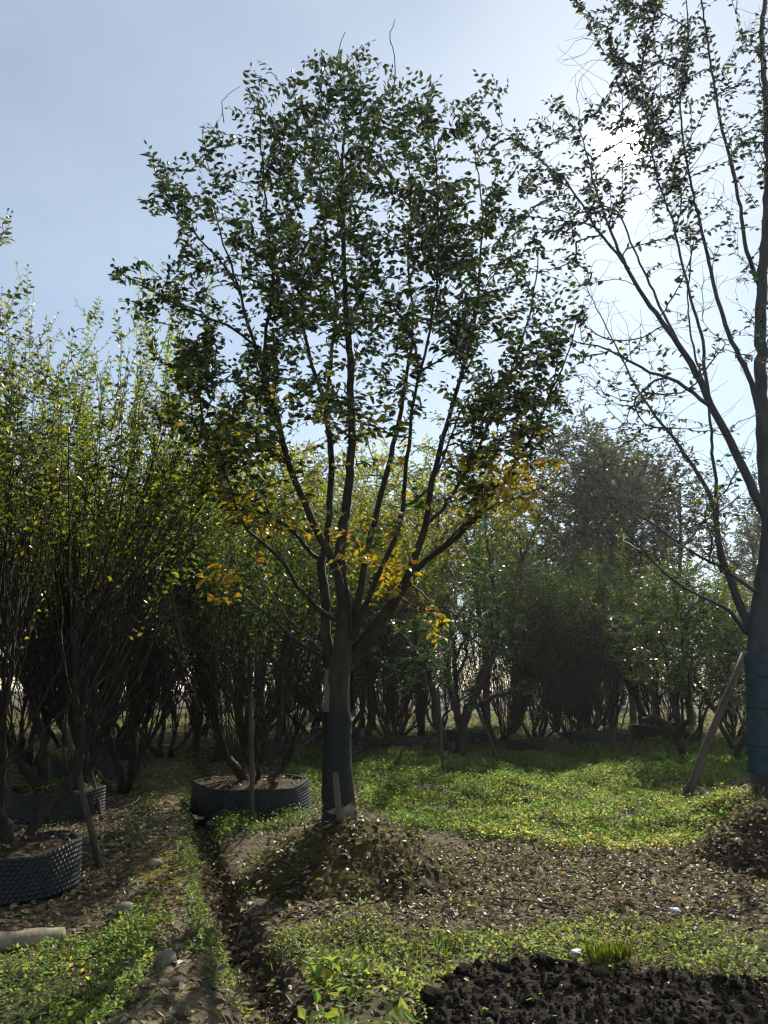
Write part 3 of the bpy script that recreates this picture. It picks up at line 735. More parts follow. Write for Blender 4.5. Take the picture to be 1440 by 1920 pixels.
rpolys = [([(1070, 0), (1250, -60), (1330, 60), (1260, 180), (1230, 260), (1150, 160), (1110, 60)], 221, .8, 0),
          ([(1130, 100), (1300, 140), (1300, 300), (1220, 260)], 119, .6, 0),
          ([(1090, 180), (1250, 220), (1300, 330), (1250, 420), (1120, 330)], 144, .8, 0),
          ([(945, 230), (1050, 170), (1110, 290), (1180, 400), (1080, 440), (1000, 400), (930, 280)], 178, .6, -.4),
          ([(930, 380), (1080, 430), (1120, 540), (1060, 620), (960, 540)], 102, .6, -.2),
          ([(1250, 0), (1440, 0), (1440, 330), (1300, 260)], 102, .9, 0),
          ([(1240, 330), (1440, 330), (1440, 700), (1260, 640), (1200, 480)], 93, 1, 0),
          ([(1040, 620), (1200, 600), (1300, 760), (1200, 820), (1080, 720)], 93, .8, 0),
          ([(1080, 800), (1400, 780), (1420, 960), (1200, 1000), (1100, 900)], 85, .9, .3),
          ([(1060, 950), (1420, 960), (1420, 1120), (1200, 1080)], 42, .9, .3),
          ([(1440, -100), (1700, -100), (1700, 700), (1440, 700)], 187, 1, 0),
          ([(1050, -120), (1440, -180), (1440, 0), (1070, 0)], 136, 1, 0)]
rt.grow(px_targets(rt.rg, rpolys, RY, 1.7), updown=1.2, step=.13)
pp = [rt.N[ids] for ids in rt.paths]
lb = shoot_leaves(pp, rt.rg, spacing=0.050, length=0.60, lsize=(0.068, 0.105), wratio=.58, skip=.08)
u, v = project(lb[0])
keepm = (rt.rg.random(len(u)) < np.where((v < 450), 1.0, .55)) & ((np.hypot(u - 1172, v - 270) > 24) | (rt.rg.random(len(u)) < .12))
rt.grow(px_targets(rt.rg, [([(1040, 60), (1440, 0), (1440, 1080), (1150, 1000), (1040, 700)], 650, 1.1, 0)], RY, 1.8, 8.1), updown=1.4, step=.15)
lb = tuple(a[keepm] for a in lb); u, v = u[keepm], v[keepm]
rcol = leaf_colors(len(u), rt.rg, (0.022, 0.032, 0.016), .3, np.clip((v - 700) / 900, 0.02, .5), (0.24, 0.19, .02))
rt_root = empty('blue_wrapped_tree', (RTREE[0], RTREE[1], 0))
tag(rt_root, 'tall sparse tree with lower trunk wrapped in blue cloth, propped by a leaning pole', 'tree')
build_traced(rt_root, rt, M['bark_grey'], 0.0026, lb, rcol, M['leaf'], 300)
sleeve('trunk_wrap', rt_root, [(1431, 1450, 53), (1429, 1380, 52), (1427, 1300, 50), (1424, 1225, 50)], M['wrap_blue'], .012, RY, wob=.06)
for yy in (1400, 1330, 1270):
    sleeve('tie', rt_root, [(1428, yy + 2, 53), (1428, yy - 2, 53)], M['wrap_dark'], .014, RY, wob=.02, step=.02)
print('right leaves', len(u))

# ------------------------------------------------------------------ prototypes of the other trees (local coordinates)
def multistem(name, seed, height, spread, nst, nwh, lcol, yel, nleaf_k=1.0, bark='bark_dark'):
    rg = np.random.default_rng(seed)
    root = empty(name)
    stems = []
    lines = []
    for s in range(nst):
        a = s * 2 * math.pi / nst + rg.uniform(-.5, .5); lean = rg.uniform(.25, .75)
        L = rg.uniform(1.1, 2.3) * height / 5.3
        p = [np.array((.07 * math.cos(a), .07 * math.sin(a), -.05))]
        d = nrm(np.array((math.cos(a) * lean, math.sin(a) * lean, .9)))
        k = 8
        for i in range(k):
            d = nrm(d + rg.normal(0, .25, 3) + np.array((0, 0, .13)))
            p.append(p[-1] + d * L / k)
        r0 = rg.uniform(.038, .062)
        p, r = resample(p, np.linspace(r0 * 1.25, r0 * .30, len(p)), .07)
        r = r * (1 + .18 * rg.normal(size=len(r)))
        lines.append((p, r, 9)); stems.append(p)
        link('stem', mesh_np('stem', *tubes([lines[-1]], rough=.2, seed=seed + s)), M[bark], root)
    whips = []
    for i in range(nwh):
        p = stems[rg.integers(nst)]; st = p[int(len(p) * rg.uniform(.25, 1) ** .8) - 1]
        a = rg.uniform(0, 2 * math.pi); out = nrm(np.array((st[0], st[1], 0)) + .35 * np.array((math.cos(a), math.sin(a), 0)))
        Lw = rg.uniform(.40, .86) * (height - st[2])
        o0 = rg.uniform(.05, .95) * spread
        top = st + out * o0 * Lw * .48 + np.array((0, 0, Lw * math.sqrt(max(.2, 1 - (o0 * .42) ** 2))))
        ctrl = st + out * o0 * Lw * rg.uniform(.12, .42) + np.array((0, 0, Lw * rg.uniform(.34, .55)))
        n = 9
        q = bez(st, ctrl, top, n); q[1:] += np.cumsum(rg.normal(0, .042, (n - 1, 3)), 0)
        r0 = rg.uniform(.006, .014)
        whips.append((q, np.linspace(r0, .0022, n), 4))
        for _ in range(rg.integers(5, 10)):
            k = int(3 + (n - 3.01) * rg.random() ** .7); l2 = rg.uniform(.25, .7) * (1 - k / n) * Lw * .7 + .22
            dd = nrm(nrm(q[min(k + 1, n - 1)] - q[k - 1]) + rg.normal(0, .70, 3)); dd[2] = abs(dd[2])
            q2 = bez(q[k], q[k] + dd * l2 * .5, q[k] + dd * l2 * .8 + np.array((0, 0, l2 * .3)), 6); q2[1:] += rg.normal(0, .01, (5, 3))
            whips.append((q2, np.linspace(r0 * .45, .0016, 6), 3))
    v_, q_ = tubes(whips)
    o_ = link('twigs', mesh_np('twigs', v_, quads=q_), M[bark], root); o_['kind'] = 'stuff'
    tops = [w_[0] for w_ in whips if w_[0][-1][2] > height * rg.uniform(.42, .70)]
    arr = shoot_leaves(tops, rg, spacing=.043 / nleaf_k, length=.95, lsize=(.058, .094), wratio=.52, droop=.15)
    col = leaf_colors(len(arr[0]), rg, lcol, .3, yel, (0.17, 0.165, .018))
    o_ = link('crown', leaves_mesh('crown', *arr, col, simple=True), M['leaf_bright'], root); o_['kind'] = 'stuff'
    return root
def grown(name, seed, height, trunks, ell, ntar, lcol, yel, lsize, spacing, length, mat='leaf', bark='bark', tip=.003, clumps=0, simple=True, rmax=.03):
    """trunks: list of (points, radii); ell: list of (centre, radii) ellipsoids filled with shoots"""
    tr_ = Tree(seed); rg = tr_.rg
    for p, r in trunks: tr_.limb(p, r, step=.12, sides=9, grow_from=.35, jit=.015)
    T = []
    vols = np.array([e[1][0] * e[1][1] * e[1][2] for e in ell]); vols = vols ** .8 / (vols ** .8).sum()
    for (c, rr), f in zip(ell, vols):
        n = int(ntar * f); got = 0
        cl = None
        if clumps: cl = np.array(c) + nrm(rg.normal(size=(clumps, 3))) * rg.uniform(.35, 1, (clumps, 1)) * np.array(rr)
        while got < n:
            if cl is not None: x = cl[rg.integers(clumps, size=n)] + rg.normal(0, .17, (n, 3)) * np.array(rr)
            else:
                x = nrm(rg.normal(size=(n, 3))) * rg.uniform(.25, 1, (n, 1)) ** .5; x = np.array(c) + x * np.array(rr)
            x = x[: n - got]; T.append(x); got += len(x)
    tr_.grow(np.concatenate(T), step=.16, updown=.9, jit=.014)
    tw = tr_.finish(tip=tip, rmax=rmax)
    root = empty(name)
    v_, q_ = tubes(tr_.lines[:1], rough=.12); link('trunk', mesh_np('trunk', v_, quads=q_), M[bark], root)
    for ln_ in tr_.lines[1:]:
        v_, q_ = tubes([ln_], rough=.12); link('limb', mesh_np('limb', v_, quads=q_), M[bark], root)
    v_, q_ = tubes(tw); o_ = link('twigs', mesh_np('twigs', v_, quads=q_), M[bark], root); o_['kind'] = 'stuff'
    arr = shoot_leaves([tr_.N[i] for i in tr_.paths], rg, spacing=spacing, length=length, lsize=lsize, wratio=.5, droop=.1)
    col = leaf_colors(len(arr[0]), rg, lcol, .3, yel, (.2, .16, .015))
    o_ = link('crown', leaves_mesh('crown', *arr, col, simple=simple), M[mat], root); o_['kind'] = 'stuff'
    return root

YG = (0.075, 0.105, 0.018); DG = (0.030, 0.052, 0.016); MG = (0.062, 0.082, 0.018)
protos = {}
protos['m1'] = multistem('multistem_tree', 101, 5.5, 1.45, 5, 180, MG, .12)
protos['m2'] = multistem('multistem_tree', 102, 6.1, 1.3, 4, 190, YG, .2)
protos['m3'] = multistem('multistem_tree', 103, 5.2, 1.1, 6, 220, DG, .06, nleaf_k=.8)
protos['m4'] = multistem('multistem_tree', 104, 7.5, .95, 4, 125, YG, .2)
# broad-leaved evergreens with crooked limbs
def crooked(rg, base, dirs, L, r0, r1, k=7, wig=.22):
    p = [np.array(base, float)]; d = nrm(np.array(dirs, float))
    for i in range(k):
        d = nrm(d + rg.normal(0, wig, 3)); p.append(p[-1] + d * L / k)
    return np.array(p), np.linspace(r0, r1, k + 1)
rgv = np.random.default_rng(77)
tv = [crooked(rgv, (0, 0, -.05), (.1, 0, 1), 1.5, .10, .08), crooked(rgv, (.05, 0, .5), (.6, .1, 1), 2.4, .08, .03), crooked(rgv, (-.1, 0, .5), (-.7, -.1, 1), 2.4, .075, .025), crooked(rgv, (0, .05, .9), (-.2, .5, 1), 2.2, .06, .02), crooked(rgv, (0, 0, 1.2), (.25, -.3, 1), 2.2, .05, .02)]
protos['v2'] = grown('evergreen_tree', 202, 4.2, tv, [((0, 0, 2.7), (1.7, 1.5, 1.35)), ((-.4, -.3, 3.6), (1.0, 1.0, .8))], 950, (0.040, 0.080, 0.018), .06, (.08, .13), .035, .32, mat='leaf_gloss', simple=False)
# tall background trees
def tallproto(name, seed, H, w_, lcol, ntar=1000, clumps=34, lsize=(.17, .28)):
    rg = np.random.default_rng(seed)
    tk = [crooked(rg, (0, 0, -.1), (.03, 0, 1), H * .9, .17, .04, k=10, wig=.05)]
    main = tk[0][0]
    for i in range(9):
        k = 3 + int(i * .7); b_ = main[min(k, 9)]; a = i * 2.4
        tk.append(crooked(rg, b_, (math.cos(a), math.sin(a), .95), H * rg.uniform(.22, .34), .06, .02, k=6, wig=.14))
    return grown(name, seed, H, tk, [((0, 0, H * .64), (w_, w_, H * .30)), ((0, 0, H * .84), (w_ * .6, w_ * .6, H * .17))], ntar, lcol, .05, lsize, .075, .5, bark='bark_far', tip=.006, clumps=clumps, rmax=.06)
protos['t1'] = tallproto('tall_tree', 301, 12.5, 2.9, (0.040, 0.055, 0.022))
protos['t2'] = tallproto('tall_tree', 302, 11.0, 2.4, (0.060, 0.080, 0.022))
protos['t3'] = tallproto('tall_tree', 303, 14.0, 2.2, (0.038, 0.050, 0.026), ntar=1100, clumps=44)
rgb_ = np.random.default_rng(88)
tv = [crooked(rgb_, (0, 0, -.05), (.05, 0, 1), 5.2, .09, .03, wig=.07)] + [crooked(rgb_, (0, 0, 1.4 + .5 * i), (math.cos(i * 2.3), math.sin(i * 2.3), 1.2), 2.4, .045, .015, wig=.12) for i in range(6)]
protos['b1'] = grown('leafy_tree', 205, 7, tv, [((0, 0, 4.6), (1.9, 1.9, 2.0)), ((0, 0, 6.4), (1.1, 1.1, 1.2))], 800, (0.105, 0.135, 0.018), .25, (.09, .15), .06, .4, tip=.004, clumps=30, mat='leaf_bright')
tv = [crooked(rgb_, (.1 * math.cos(i * 1.3), .1 * math.sin(i * 1.3), -.05), (math.cos(i * 1.3) * .6, math.sin(i * 1.3) * .6, 1), 1.9, .04, .012, wig=.15) for i in range(5)]
protos['s1'] = grown('shrub', 206, 3, tv, [((0, 0, 1.7), (1.6, 1.4, 1.5))], 420, (0.040, 0.060, 0.018), .1, (.12, .20), .07, .4, tip=.004)
used = set()
def place(kind, x, y, rz, sc, z=None):
    pr = protos[kind]
    if kind in used: o_ = copy_tree(pr)
    else: o_ = pr; used.add(kind)
    o_.location = (x, y, hz(x, y) - .03 if z is None else z)
    o_.rotation_euler = (0, 0, rz); o_.scale = (sc, sc, sc)
    return o_

# ------------------------------------------------------------------ pots
def pot_mesh(rad, h, seed):
    """dimpled plastic sheet bent into a ring"""
    rg = np.random.default_rng(seed)
    nu = max(60, int(2 * math.pi * rad / 0.023)); nu -= nu % 2; nv_ = 2 * max(4, int(h / 0.034)) + 1
    th = np.arange(nu) * 2 * math.pi / nu
    zz = np.linspace(0, h, nv_)
    T, Zz = np.meshgrid(th, zz)
    ii, jj = np.meshgrid(np.arange(nu), np.arange(nv_))
    bump = np.where((jj % 2 == 1) & ((ii + (jj // 2)) % 2 == 0), .009, -.003)
    wob = .03 * np.sin(T * 2 + rg.uniform(0, 6)) + .018 * np.sin(T * 3 + rg.uniform(0, 6)) + .008 * np.sin(T * 7)
    rr = rad * (1 + wob * (0.4 + .6 * Zz / h)) + bump - .03 * (Zz / h) * rad
    Zt = Zz + (Zz / h) * (.02 * np.sin(T * 2 + 1) + .012 * np.sin(T * 5 + 2))
    V1 = np.stack([rr * np.cos(T), rr * np.sin(T), Zt], -1).reshape(-1, 3)
    V2 = np.stack([(rr - .022) * np.cos(T), (rr - .022) * np.sin(T), Zt], -1)[-1]
    V3 = np.stack([(rr - .03) * np.cos(T), (rr - .03) * np.sin(T), Zt - .12], -1)[-1]
    Vv = np.concatenate([V1, V2, V3])
    i = np.arange(nv_ + 1)[:, None] * nu; j = np.arange(nu)[None]; j2 = (j + 1) % nu
    Qq = np.stack([i + j, i + j2, i + nu + j2, i + nu + j], -1).reshape(-1, 4)
    return mesh_np('pot_wall', Vv, quads=Qq, smooth=False)
def soil_disc(rad, z0, seed, h=.06):
    rg = np.random.default_rng(seed)
    nr, na = 14, 40
    rr = np.linspace(0.02, 1, nr)[:, None] * np.ones((1, na)); th = (np.arange(na) * 2 * math.pi / na)[None] * np.ones((nr, 1))
    x = rr * rad * np.cos(th); y = rr * rad * np.sin(th)
    z = z0 + h * (1 - rr ** 2) + .05 * fbm(x + seed, y, 3, 6.0)
    idx = np.arange(nr * na).reshape(nr, na)
    q = np.stack([idx[:-1], np.roll(idx[:-1], -1, 1), np.roll(idx[1:], -1, 1), idx[1:]], -1).reshape(-1, 4)
    return mesh_np('soil', np.stack([x, y, z], -1).reshape(-1, 3), quads=q)
POTS = []
def scatter_leaves_local(rad, z0, n, rg, lo=.03, hi=.07):
    a = rg.uniform(0, 2 * math.pi, n); r = rad * np.sqrt(rg.random(n))
    pos = np.stack([r * np.cos(a), r * np.sin(a), z0 + .06 * (1 - (r / rad) ** 2) + rg.uniform(.005, .04, n)], -1)
    d = nrm(np.stack([rg.normal(size=n), rg.normal(size=n), rg.normal(0, .3, n)], -1)); nv = nrm(np.stack([rg.normal(0, .5, n), rg.normal(0, .5, n), np.ones(n)], -1))
    ln = rg.uniform(lo, hi, n)
    return pos, d, nv, ln, ln * .5
LITC = np.array([(0.17, 0.135, 0.095), (0.10, 0.078, 0.055), (0.27, 0.225, 0.165), (0.055, 0.043, 0.031), (0.42, 0.37, 0.29), (0.23, 0.165, 0.08)])
def litter_colors(n, rg):
    return (LITC[rg.choice(len(LITC), n, p=(.28, .20, .20, .14, .10, .08))] * (1 + .2 * rg.normal(size=(n, 1))).clip(.5, 1.6))
def pot(px, py, rad, h, label, seed, weeds=0, dead=220):
    g = G(px, py); c_ = g + np.array((0, rad, 0)) * np.array((1, 1, 0))
    x = g[0] * (c_[1] / g[1]); y = c_[1]
    root = empty('grow_pot', (x, y, hz(x, y) - .02))
    tag(root, label, 'pot', 'black dimpled grow pots')
    rg = np.random.default_rng(seed)
    link('pot_wall', pot_mesh(rad, h, seed), M['pot'], root)
    s_ = link('soil', soil_disc(rad * .95, h - .05, seed), M['soil'], root)
    a_ = scatter_leaves_local(rad * .9, h - .04, dead, rg)
    l_ = link('dead_leaves', leaves_mesh('dead_leaves', *a_, litter_colors(dead, rg), simple=True), M['litter'], s_); l_['kind'] = 'stuff'
    if weeds:
        a = rg.uniform(0, 2 * math.pi, weeds); r = rad * .92 * np.sqrt(rg.random(weeds))
        pos = np.stack([r * np.cos(a), r * np.sin(a), h + rg.uniform(-.02, .10, weeds)], -1)
        d = nrm(np.stack([rg.normal(size=weeds), rg.normal(size=weeds), rg.normal(.5, .5, weeds)], -1)); nv = nrm(np.stack([rg.normal(0, .6, weeds), rg.normal(0, .6, weeds), np.ones(weeds)], -1))
        ln = rg.uniform(.025, .05, weeds)
        l_ = link('weeds', leaves_mesh('weeds', pos, d, nv, ln, ln * .5, leaf_colors(weeds, rg, (.07, .11, .025), .3), simple=True), M['herb'], s_); l_['kind'] = 'stuff'
    POTS.append((x, y, rad, h))
    return x, y, hz(x, y) - .02 + h
pa = pot(2, 1694, .60, .34, 'round dimpled black grow pot with leaf litter, nearest the log', 1)
pb = pot(102, 1548, .56, .36, 'round dimpled black grow pot behind the thicker leaning prop', 2, weeds=500)
pc = pot(155, 1468, .56, .34, 'black grow pot with weeds, third along the path', 3, weeds=600)
pd_ = pot(215, 1428, .66, .36, 'black grow pot in deep shade at the far end of its row', 4)
pe = pot(470, 1531, .82, .36, 'wide dimpled black grow pot beside the mound of the wrapped tree', 5, dead=420)
pf = pot(468, 1432, .85, .36, 'wide black grow pot standing behind the pot beside the mound', 6)
pg = pot(733, 1412, .78, .36, 'black grow pot on the grass behind the wrapped tree', 7)
ph = pot(632, 1392, .70, .36, 'black grow pot half hidden behind the wrapped trunk', 8)
pi_ = pot(880, 1398, .75, .36, 'black grow pot behind the crooked evergreen', 9)
pj = pot(1008, 1414, .80, .30, 'black grow pot overgrown with grass on top', 10, weeds=900)
pk = pot(1104, 1403, .72, .40, 'black grow pot under the dark thicket', 11)
pl_ = pot(1233, 1384, .80, .36, 'black grow pot behind the glossy evergreen bush', 12)

# ------------------------------------------------------------------ the trees in and behind the pots
TG = 'multi-stemmed trees of the nursery rows'
def ptree(kind, pos, rz, sc, label, dz=-.10):
    o_ = place(kind, pos[0], pos[1], rz, sc, pos[2] + dz)
    tag(o_, label, 'tree', TG); return o_
ptree('m1', pa, .4, 1.0, 'many-stemmed tree growing in the pot nearest the log')
ptree('m4', pb, 1.3, 1.0, 'slender many-stemmed tree in the pot behind the thicker leaning prop')
ptree('m2', pc, 2.2, 1.0, 'bushy many-stemmed tree in the third pot along the path')
ptree('m3', pd_, 3.0, 1.1, 'dark many-stemmed tree in the pot at the far end of its row')
ptree('m3', pe, .9, .92, 'gnarled many-stemmed tree in the wide pot beside the mound')
ptree('m2', pf, 4.0, 1.05, 'yellow-green many-stemmed tree behind the pot beside the mound')
ptree('m3', pg, 5.1, .85, 'many-stemmed tree in the pot on the grass behind the wrapped trunk')
ptree('m1', ph, 2.9, .95, 'many-stemmed tree in the pot half hidden by the wrapped trunk')
ptree('m3', pj, 2.0, .95, 'dense dark many-stemmed tree in the grass-topped pot')
ptree('m3', pk, 4.4, 1.12, 'dense dark twiggy tree in the pot under the thicket')
ptree('m3', pl_, .2, .95, 'many-stemmed tree in the pot behind the glossy evergreen bush')
EY = G(862, 1428)[1]
ev = Tree(61)
ekw = dict(step=.12, jit=.02)
limb_px(ev, [(862, 1432), (862, 1395), (868, 1360), (885, 1318), (905, 1268), (928, 1215), (935, 1150), (924, 1085), (915, 1020), (905, 960)], [0, 0, .2, .4], [26, 22, 20, 18, 15, 12, 9, 6, 4, 2.5], EY, sides=10, grow_from=.3, **ekw)
limb_px(ev, [(850, 1425), (832, 1385), (818, 1335), (808, 1275), (790, 1235), (760, 1200), (735, 1170)], [0, -.2, -.5], [18, 16, 14, 11, 8, 5, 3], EY, sides=9, grow_from=.35, **ekw)
limb_px(ev, [(864, 1370), (850, 1315), (840, 1262), (838, 1215), (845, 1150)], [0, .3, .5], [13, 11, 9, 6, 3], EY, sides=8, grow_from=.3, **ekw)
limb_px(ev, [(880, 1335), (920, 1308), (965, 1298), (1000, 1290)], [0, -.5, -.9], [10, 8, 5, 3], EY, sides=7, grow_from=.4, **ekw)
limb_px(ev, [(925, 1212), (955, 1190), (980, 1165), (1010, 1120)], [.2, 0, -.3], [8, 6, 4, 3], EY, sides=7, grow_from=.2, **ekw)
ev.grow(px_targets(ev.rg, [([(700, 1170), (800, 1150), (860, 1180), (850, 1290), (760, 1310), (700, 1280)], 190, .8, 0),
    ([(890, 1150), (985, 1150), (990, 1220), (900, 1250)], 90, .7, -.2), ([(840, 1060), (960, 1050), (950, 1180), (850, 1180)], 80, .8, .3),
    ([(820, 1270), (900, 1270), (890, 1340), (830, 1320)], 30, .6, -.4), ([(930, 1280), (1000, 1270), (1000, 1310)], 16, .3, -.6), ([(870, 960), (960, 940), (940, 1060), (880, 1060)], 35, .8, .3)], EY, 1.3), step=.14)
ea = shoot_leaves([ev.N[i] for i in ev.paths], ev.rg, spacing=.034, length=.30, lsize=(.08, .13), wratio=.5, droop=0)
ecol = leaf_colors(len(ea[0]), ev.rg, (0.035, 0.085, 0.024), .3, .04)
ev_root = empty('evergreen_tree', (G(862, 1428)[0], EY, 0))
tag(ev_root, 'crooked dark evergreen with forked trunk and glossy leaves on the lawn', 'tree')
build_traced(ev_root, ev, M['bark'], .003, ea, ecol, M['leaf_gloss'], 0)
g = P(1268, 1300, 17.5)
tag(place('v2', g[0], 17.5, 1.0, 1.0), 'dense glossy-leaved evergreen bush beside the blue wrapped tree', 'tree')
g = P(1370, 1300, 16.5)
tag(place('v2', g[0], 16.5, 2.6, .75), 'smaller glossy evergreen close behind the leaning pole', 'tree')
# rows going back
back = [('m4', P(228, 1400, 12.2)[0], 12.2, 2.8, 1.06), ('m2', -9.6, 10.6, .3, 1.05), ('m1', -6.4, 8.6, 1.1, 1.08), ('m4', -7.2, 12.5, .7, 1.0), ('m1', -7.0, 16.0, 1.8, 1.1), ('m2', -6.6, 20.0, 2.6, 1.1), ('m4', -4.6, 17.0, .5, .95), ('m1', -8.6, 21.5, 3.7, 1.15), ('m2', -3.6, 22.5, 4.6, 1.15), ('m1', -5.8, 25.5, 5.3, 1.15),
        ('m2', -1.2, 21.5, 1.4, 1.2), ('m2', -2.4, 27.0, .1, 1.3), ('m3', 0.4, 24.5, 2.2, 1.1), ('m3', 3.4, 22.8, 3.4, 1.0), ('m3', 5.2, 21.6, 4.8, 1.12), ('m2', 2.0, 28.0, 5.6, 1.15), ('m3', 6.8, 25.5, .8, 1.05), ('m1', 8.6, 22.5, 1.6, 1.0), ('m3', 10.8, 24.5, 2.5, 1.0), ('m1', 13.2, 27.0, 5.0, 1.05), ('m2', -10.5, 27.0, 5.9, 1.2), ('m3', 12.5, 19.5, .6, 1.0), ('m1', -12.0, 18.0, 2.2, 1.15), ('m2', -11.0, 14.0, 3.3, 1.05), ('m1', 16.0, 23.0, 1.2, 1.1)]
for k, x, y, rz, sc in back:
    tag(place(k, x, y, rz, sc), {'m1': 'green bushy many-stemmed tree rooted in the ground among the rows behind', 'm2': 'yellow-green bushy many-stemmed tree rooted in the ground among the rows behind', 'm3': 'dark twiggy many-stemmed tree rooted in the ground among the rows behind', 'm4': 'tall slender many-stemmed tree rooted in the ground among the rows behind'}[k], 'tree', {'m1': 'green', 'm2': 'yellow-green', 'm3': 'dark', 'm4': 'slender'}[k] + ' many-stemmed trees of the rows behind')
leafy = [('b1', 4.4, 27.0, .5, 1.30), ('b1', 6.6, 30.5, 3.0, 1.35), ('b1', 10.0, 31.0, 4.1, 1.2), ('b1', -4.8, 20.5, 2.4, 1.15), ('b1', -1.2, 24.0, .8, 1.38), ('b1', 1.2, 25.5, 2.0, 1.40), ('b1', -3.4, 27.0, 3.6, 1.45), ('b1', 2.8, 30.0, 5.2, 1.4), ('b1', -6.2, 29.0, 4.4, 1.45), ('b1', 0.2, 33.0, 1.3, 1.5), ('b1', -2.3, 17.5, .3, 1.0), ('b1', -.4, 20.5, 1.5, 1.1), ('b1', -4.2, 24.5, 2.7, 1.15), ('b1', -8.2, 24.0, 5.0, 1.1), ('b1', -13.0, 24.0, 3.2, 1.1), ('b1', -0.8, 29.0, .2, 1.25)]
for k, x, y, rz, sc in leafy:
    tag(place(k, x, y, rz, sc), 'sunlit yellow-green leafy tree rising among the rows behind', 'tree', 'leafy trees among the rows behind')
rs = np.random.default_rng(8)
for i in range(30):
    x = -36 + i * 2.5 + rs.uniform(-.6, .6); y = 58 + rs.uniform(-4, 5)
    tag(place('s1', x, y, rs.uniform(0, 6), rs.uniform(1.0, 1.7)), 'dark leafy shrub in the hedge along the far edge', 'shrub', 'shrubs of the far hedge')
tall = [('t2', 4.2, 32.5, 2.2, 1.08), ('t2', 9.0, 31.5, 5.1, 1.12), ('t1', 12.4, 32.0, 3.3, .95), ('t2', 1.6, 36.0, .3, 1.05), ('t1', -7.8, 33.0, 2.4, .95), ('t1', 7.4, 29.5, 2.9, 1.02), ('t3', 10.8, 34.5, .4, .95), ('t1', -3.2, 35, .9, .95), ('t1', 9.5, 33, .2, 1.02), ('t2', 6.2, 36, 1.4, 1.05), ('t3', 13.0, 38, 2.2, 1.0), ('t1', -1.5, 40, 4.4, .9), ('t2', -6.5, 36, 5.2, 1.0), ('t3', -11, 40, .8, .9), ('t1', -16, 36, 1.9, .95), ('t2', -21, 42, 2.7, 1.0), ('t1', 18, 36, 3.9, .9), ('t2', 23, 42, 4.7, .95), ('t1', 0.5, 52, 1.0, 1.0), ('t1', -8, 52, 3.0, 1.0), ('t2', -17, 54, 4.0, 1.05), ('t1', 26, 54, 5.0, 1.1), ('t2', -28, 52, .5, 1.1), ('t1', -4, 64, 3.5, 1.1), ('t1', 20, 66, 4.5, 1.15), ('t2', -13, 66, 5.5, 1.15)]
for k, x, y, rz, sc in tall:
    tag(place(k, x, y, rz, sc), {'t1': 'tall broad-crowned tree beyond the nursery rows', 't2': 'lighter green tall tree beyond the nursery rows', 't3': 'tallest narrow greyish tree beyond the nursery rows'}[k], 'tree', {'t1': 'broad', 't2': 'light green', 't3': 'narrow'}[k] + ' tall trees in the background')

# ------------------------------------------------------------------ props, log, stones, clods, twigs, scraps
def stake(a, b, d0, label, cat='pole', mat=None, name='support_pole', bend=.02, seed=0):
    rg = np.random.default_rng(seed + 400)
    a = np.asarray(a, float); b = np.asarray(b, float)
    n = 9; t_ = np.linspace(0, 1, n)[:, None]
    pts = a + (b - a) * t_ + np.cumsum(rg.normal(0, bend * .35, (n, 3)), 0) * np.array((1, 1, 0))
    r = np.linspace(d0 * .55, d0 * .42, n) * (1 + .06 * rg.normal(size=n))
    V_, Q_ = tubes([(pts, r, 9)], rough=.08, seed=seed)
    m = len(V_); V_ = np.vstack([V_, pts[:1], pts[-1:]])
    tri = [(m, (i + 1) % 9, i) for i in range(9)] + [(m + 1, m - 9 + i, m - 9 + (i + 1) % 9) for i in range(9)]
    o_ = link(name, mesh_np(name, V_ - a, quads=Q_, tris=np.array(tri)), mat or M['stake'], None, tuple(a))
    return tag(o_, label, cat)
stk = [((195, 1622), (126, 1350), .45, 'thicker leaning wooden prop beside the pot nearest the log', .06),
       ((196, 1538), (155, 1375), .35, 'thinner leaning prop just behind the thicker prop', .045),
       ((227, 1458), (203, 1335), .4, 'dark thin prop beside the weedy third pot', .05),
       ((278, 1428), (257, 1365), .4, 'short dark prop beside the pot at the far end of its row', .04),
       ((473, 1541), (465, 1290), .35, 'upright wooden stake in front of the wide pot beside the mound', .06),
       ((410, 1466), (432, 1390), .2, 'slanting prop behind the wide pot beside the mound', .05),
       ((566, 1441), (534, 1340), .3, 'leaning prop between the wide pot and the wrapped trunk', .05),
       ((660, 1402), (683, 1322), .3, 'leaning prop just behind the wrapped trunk', .06),
       ((735, 1452), (754, 1402), .1, 'short slanting stub of a stake in the grass', .07),
       ((833, 1466), (822, 1290), .1, 'thin upright stake in front of the crooked evergreen', .05),
       ((935, 1426), (894, 1322), -.3, 'leaning prop right beside the crooked evergreen', .07),
       ((936, 1398), (909, 1328), -.2, 'thinner leaning prop behind the crooked evergreen', .06),
       ((1117, 1364), (1110, 1318), .1, 'short upright stake under the dark thicket', .06),
       ((1165, 1392), (1136, 1308), .2, 'leaning prop between the thicket and the glossy bush', .06),
       ((1158, 1392), (1178, 1315), .2, 'prop leaning towards the glossy bush', .05),
       ((1281, 1502), (1396, 1226), .5, 'long stout pole leaning on the blue wrapped tree', .11),
       ((1420, 1430), (1374, 1308), -.4, 'leaning prop behind the blue wrapped trunk', .06),
       ((1276, 1412), (1292, 1382), .1, 'short stub stake in front of the glossy bush', .06),
       ((1246, 1352), (1272, 1322), .2, 'far slanting prop behind the glossy bush', .08)]
for i, ((bx_, by_), (tx_, ty_), dy, lab, d0) in enumerate(stk):
    b_ = G(bx_, by_); b_[2] = hz(b_[0], b_[1]) - .06
    stake(b_, P(tx_, ty_, b_[1] + dy), d0, lab, seed=i)
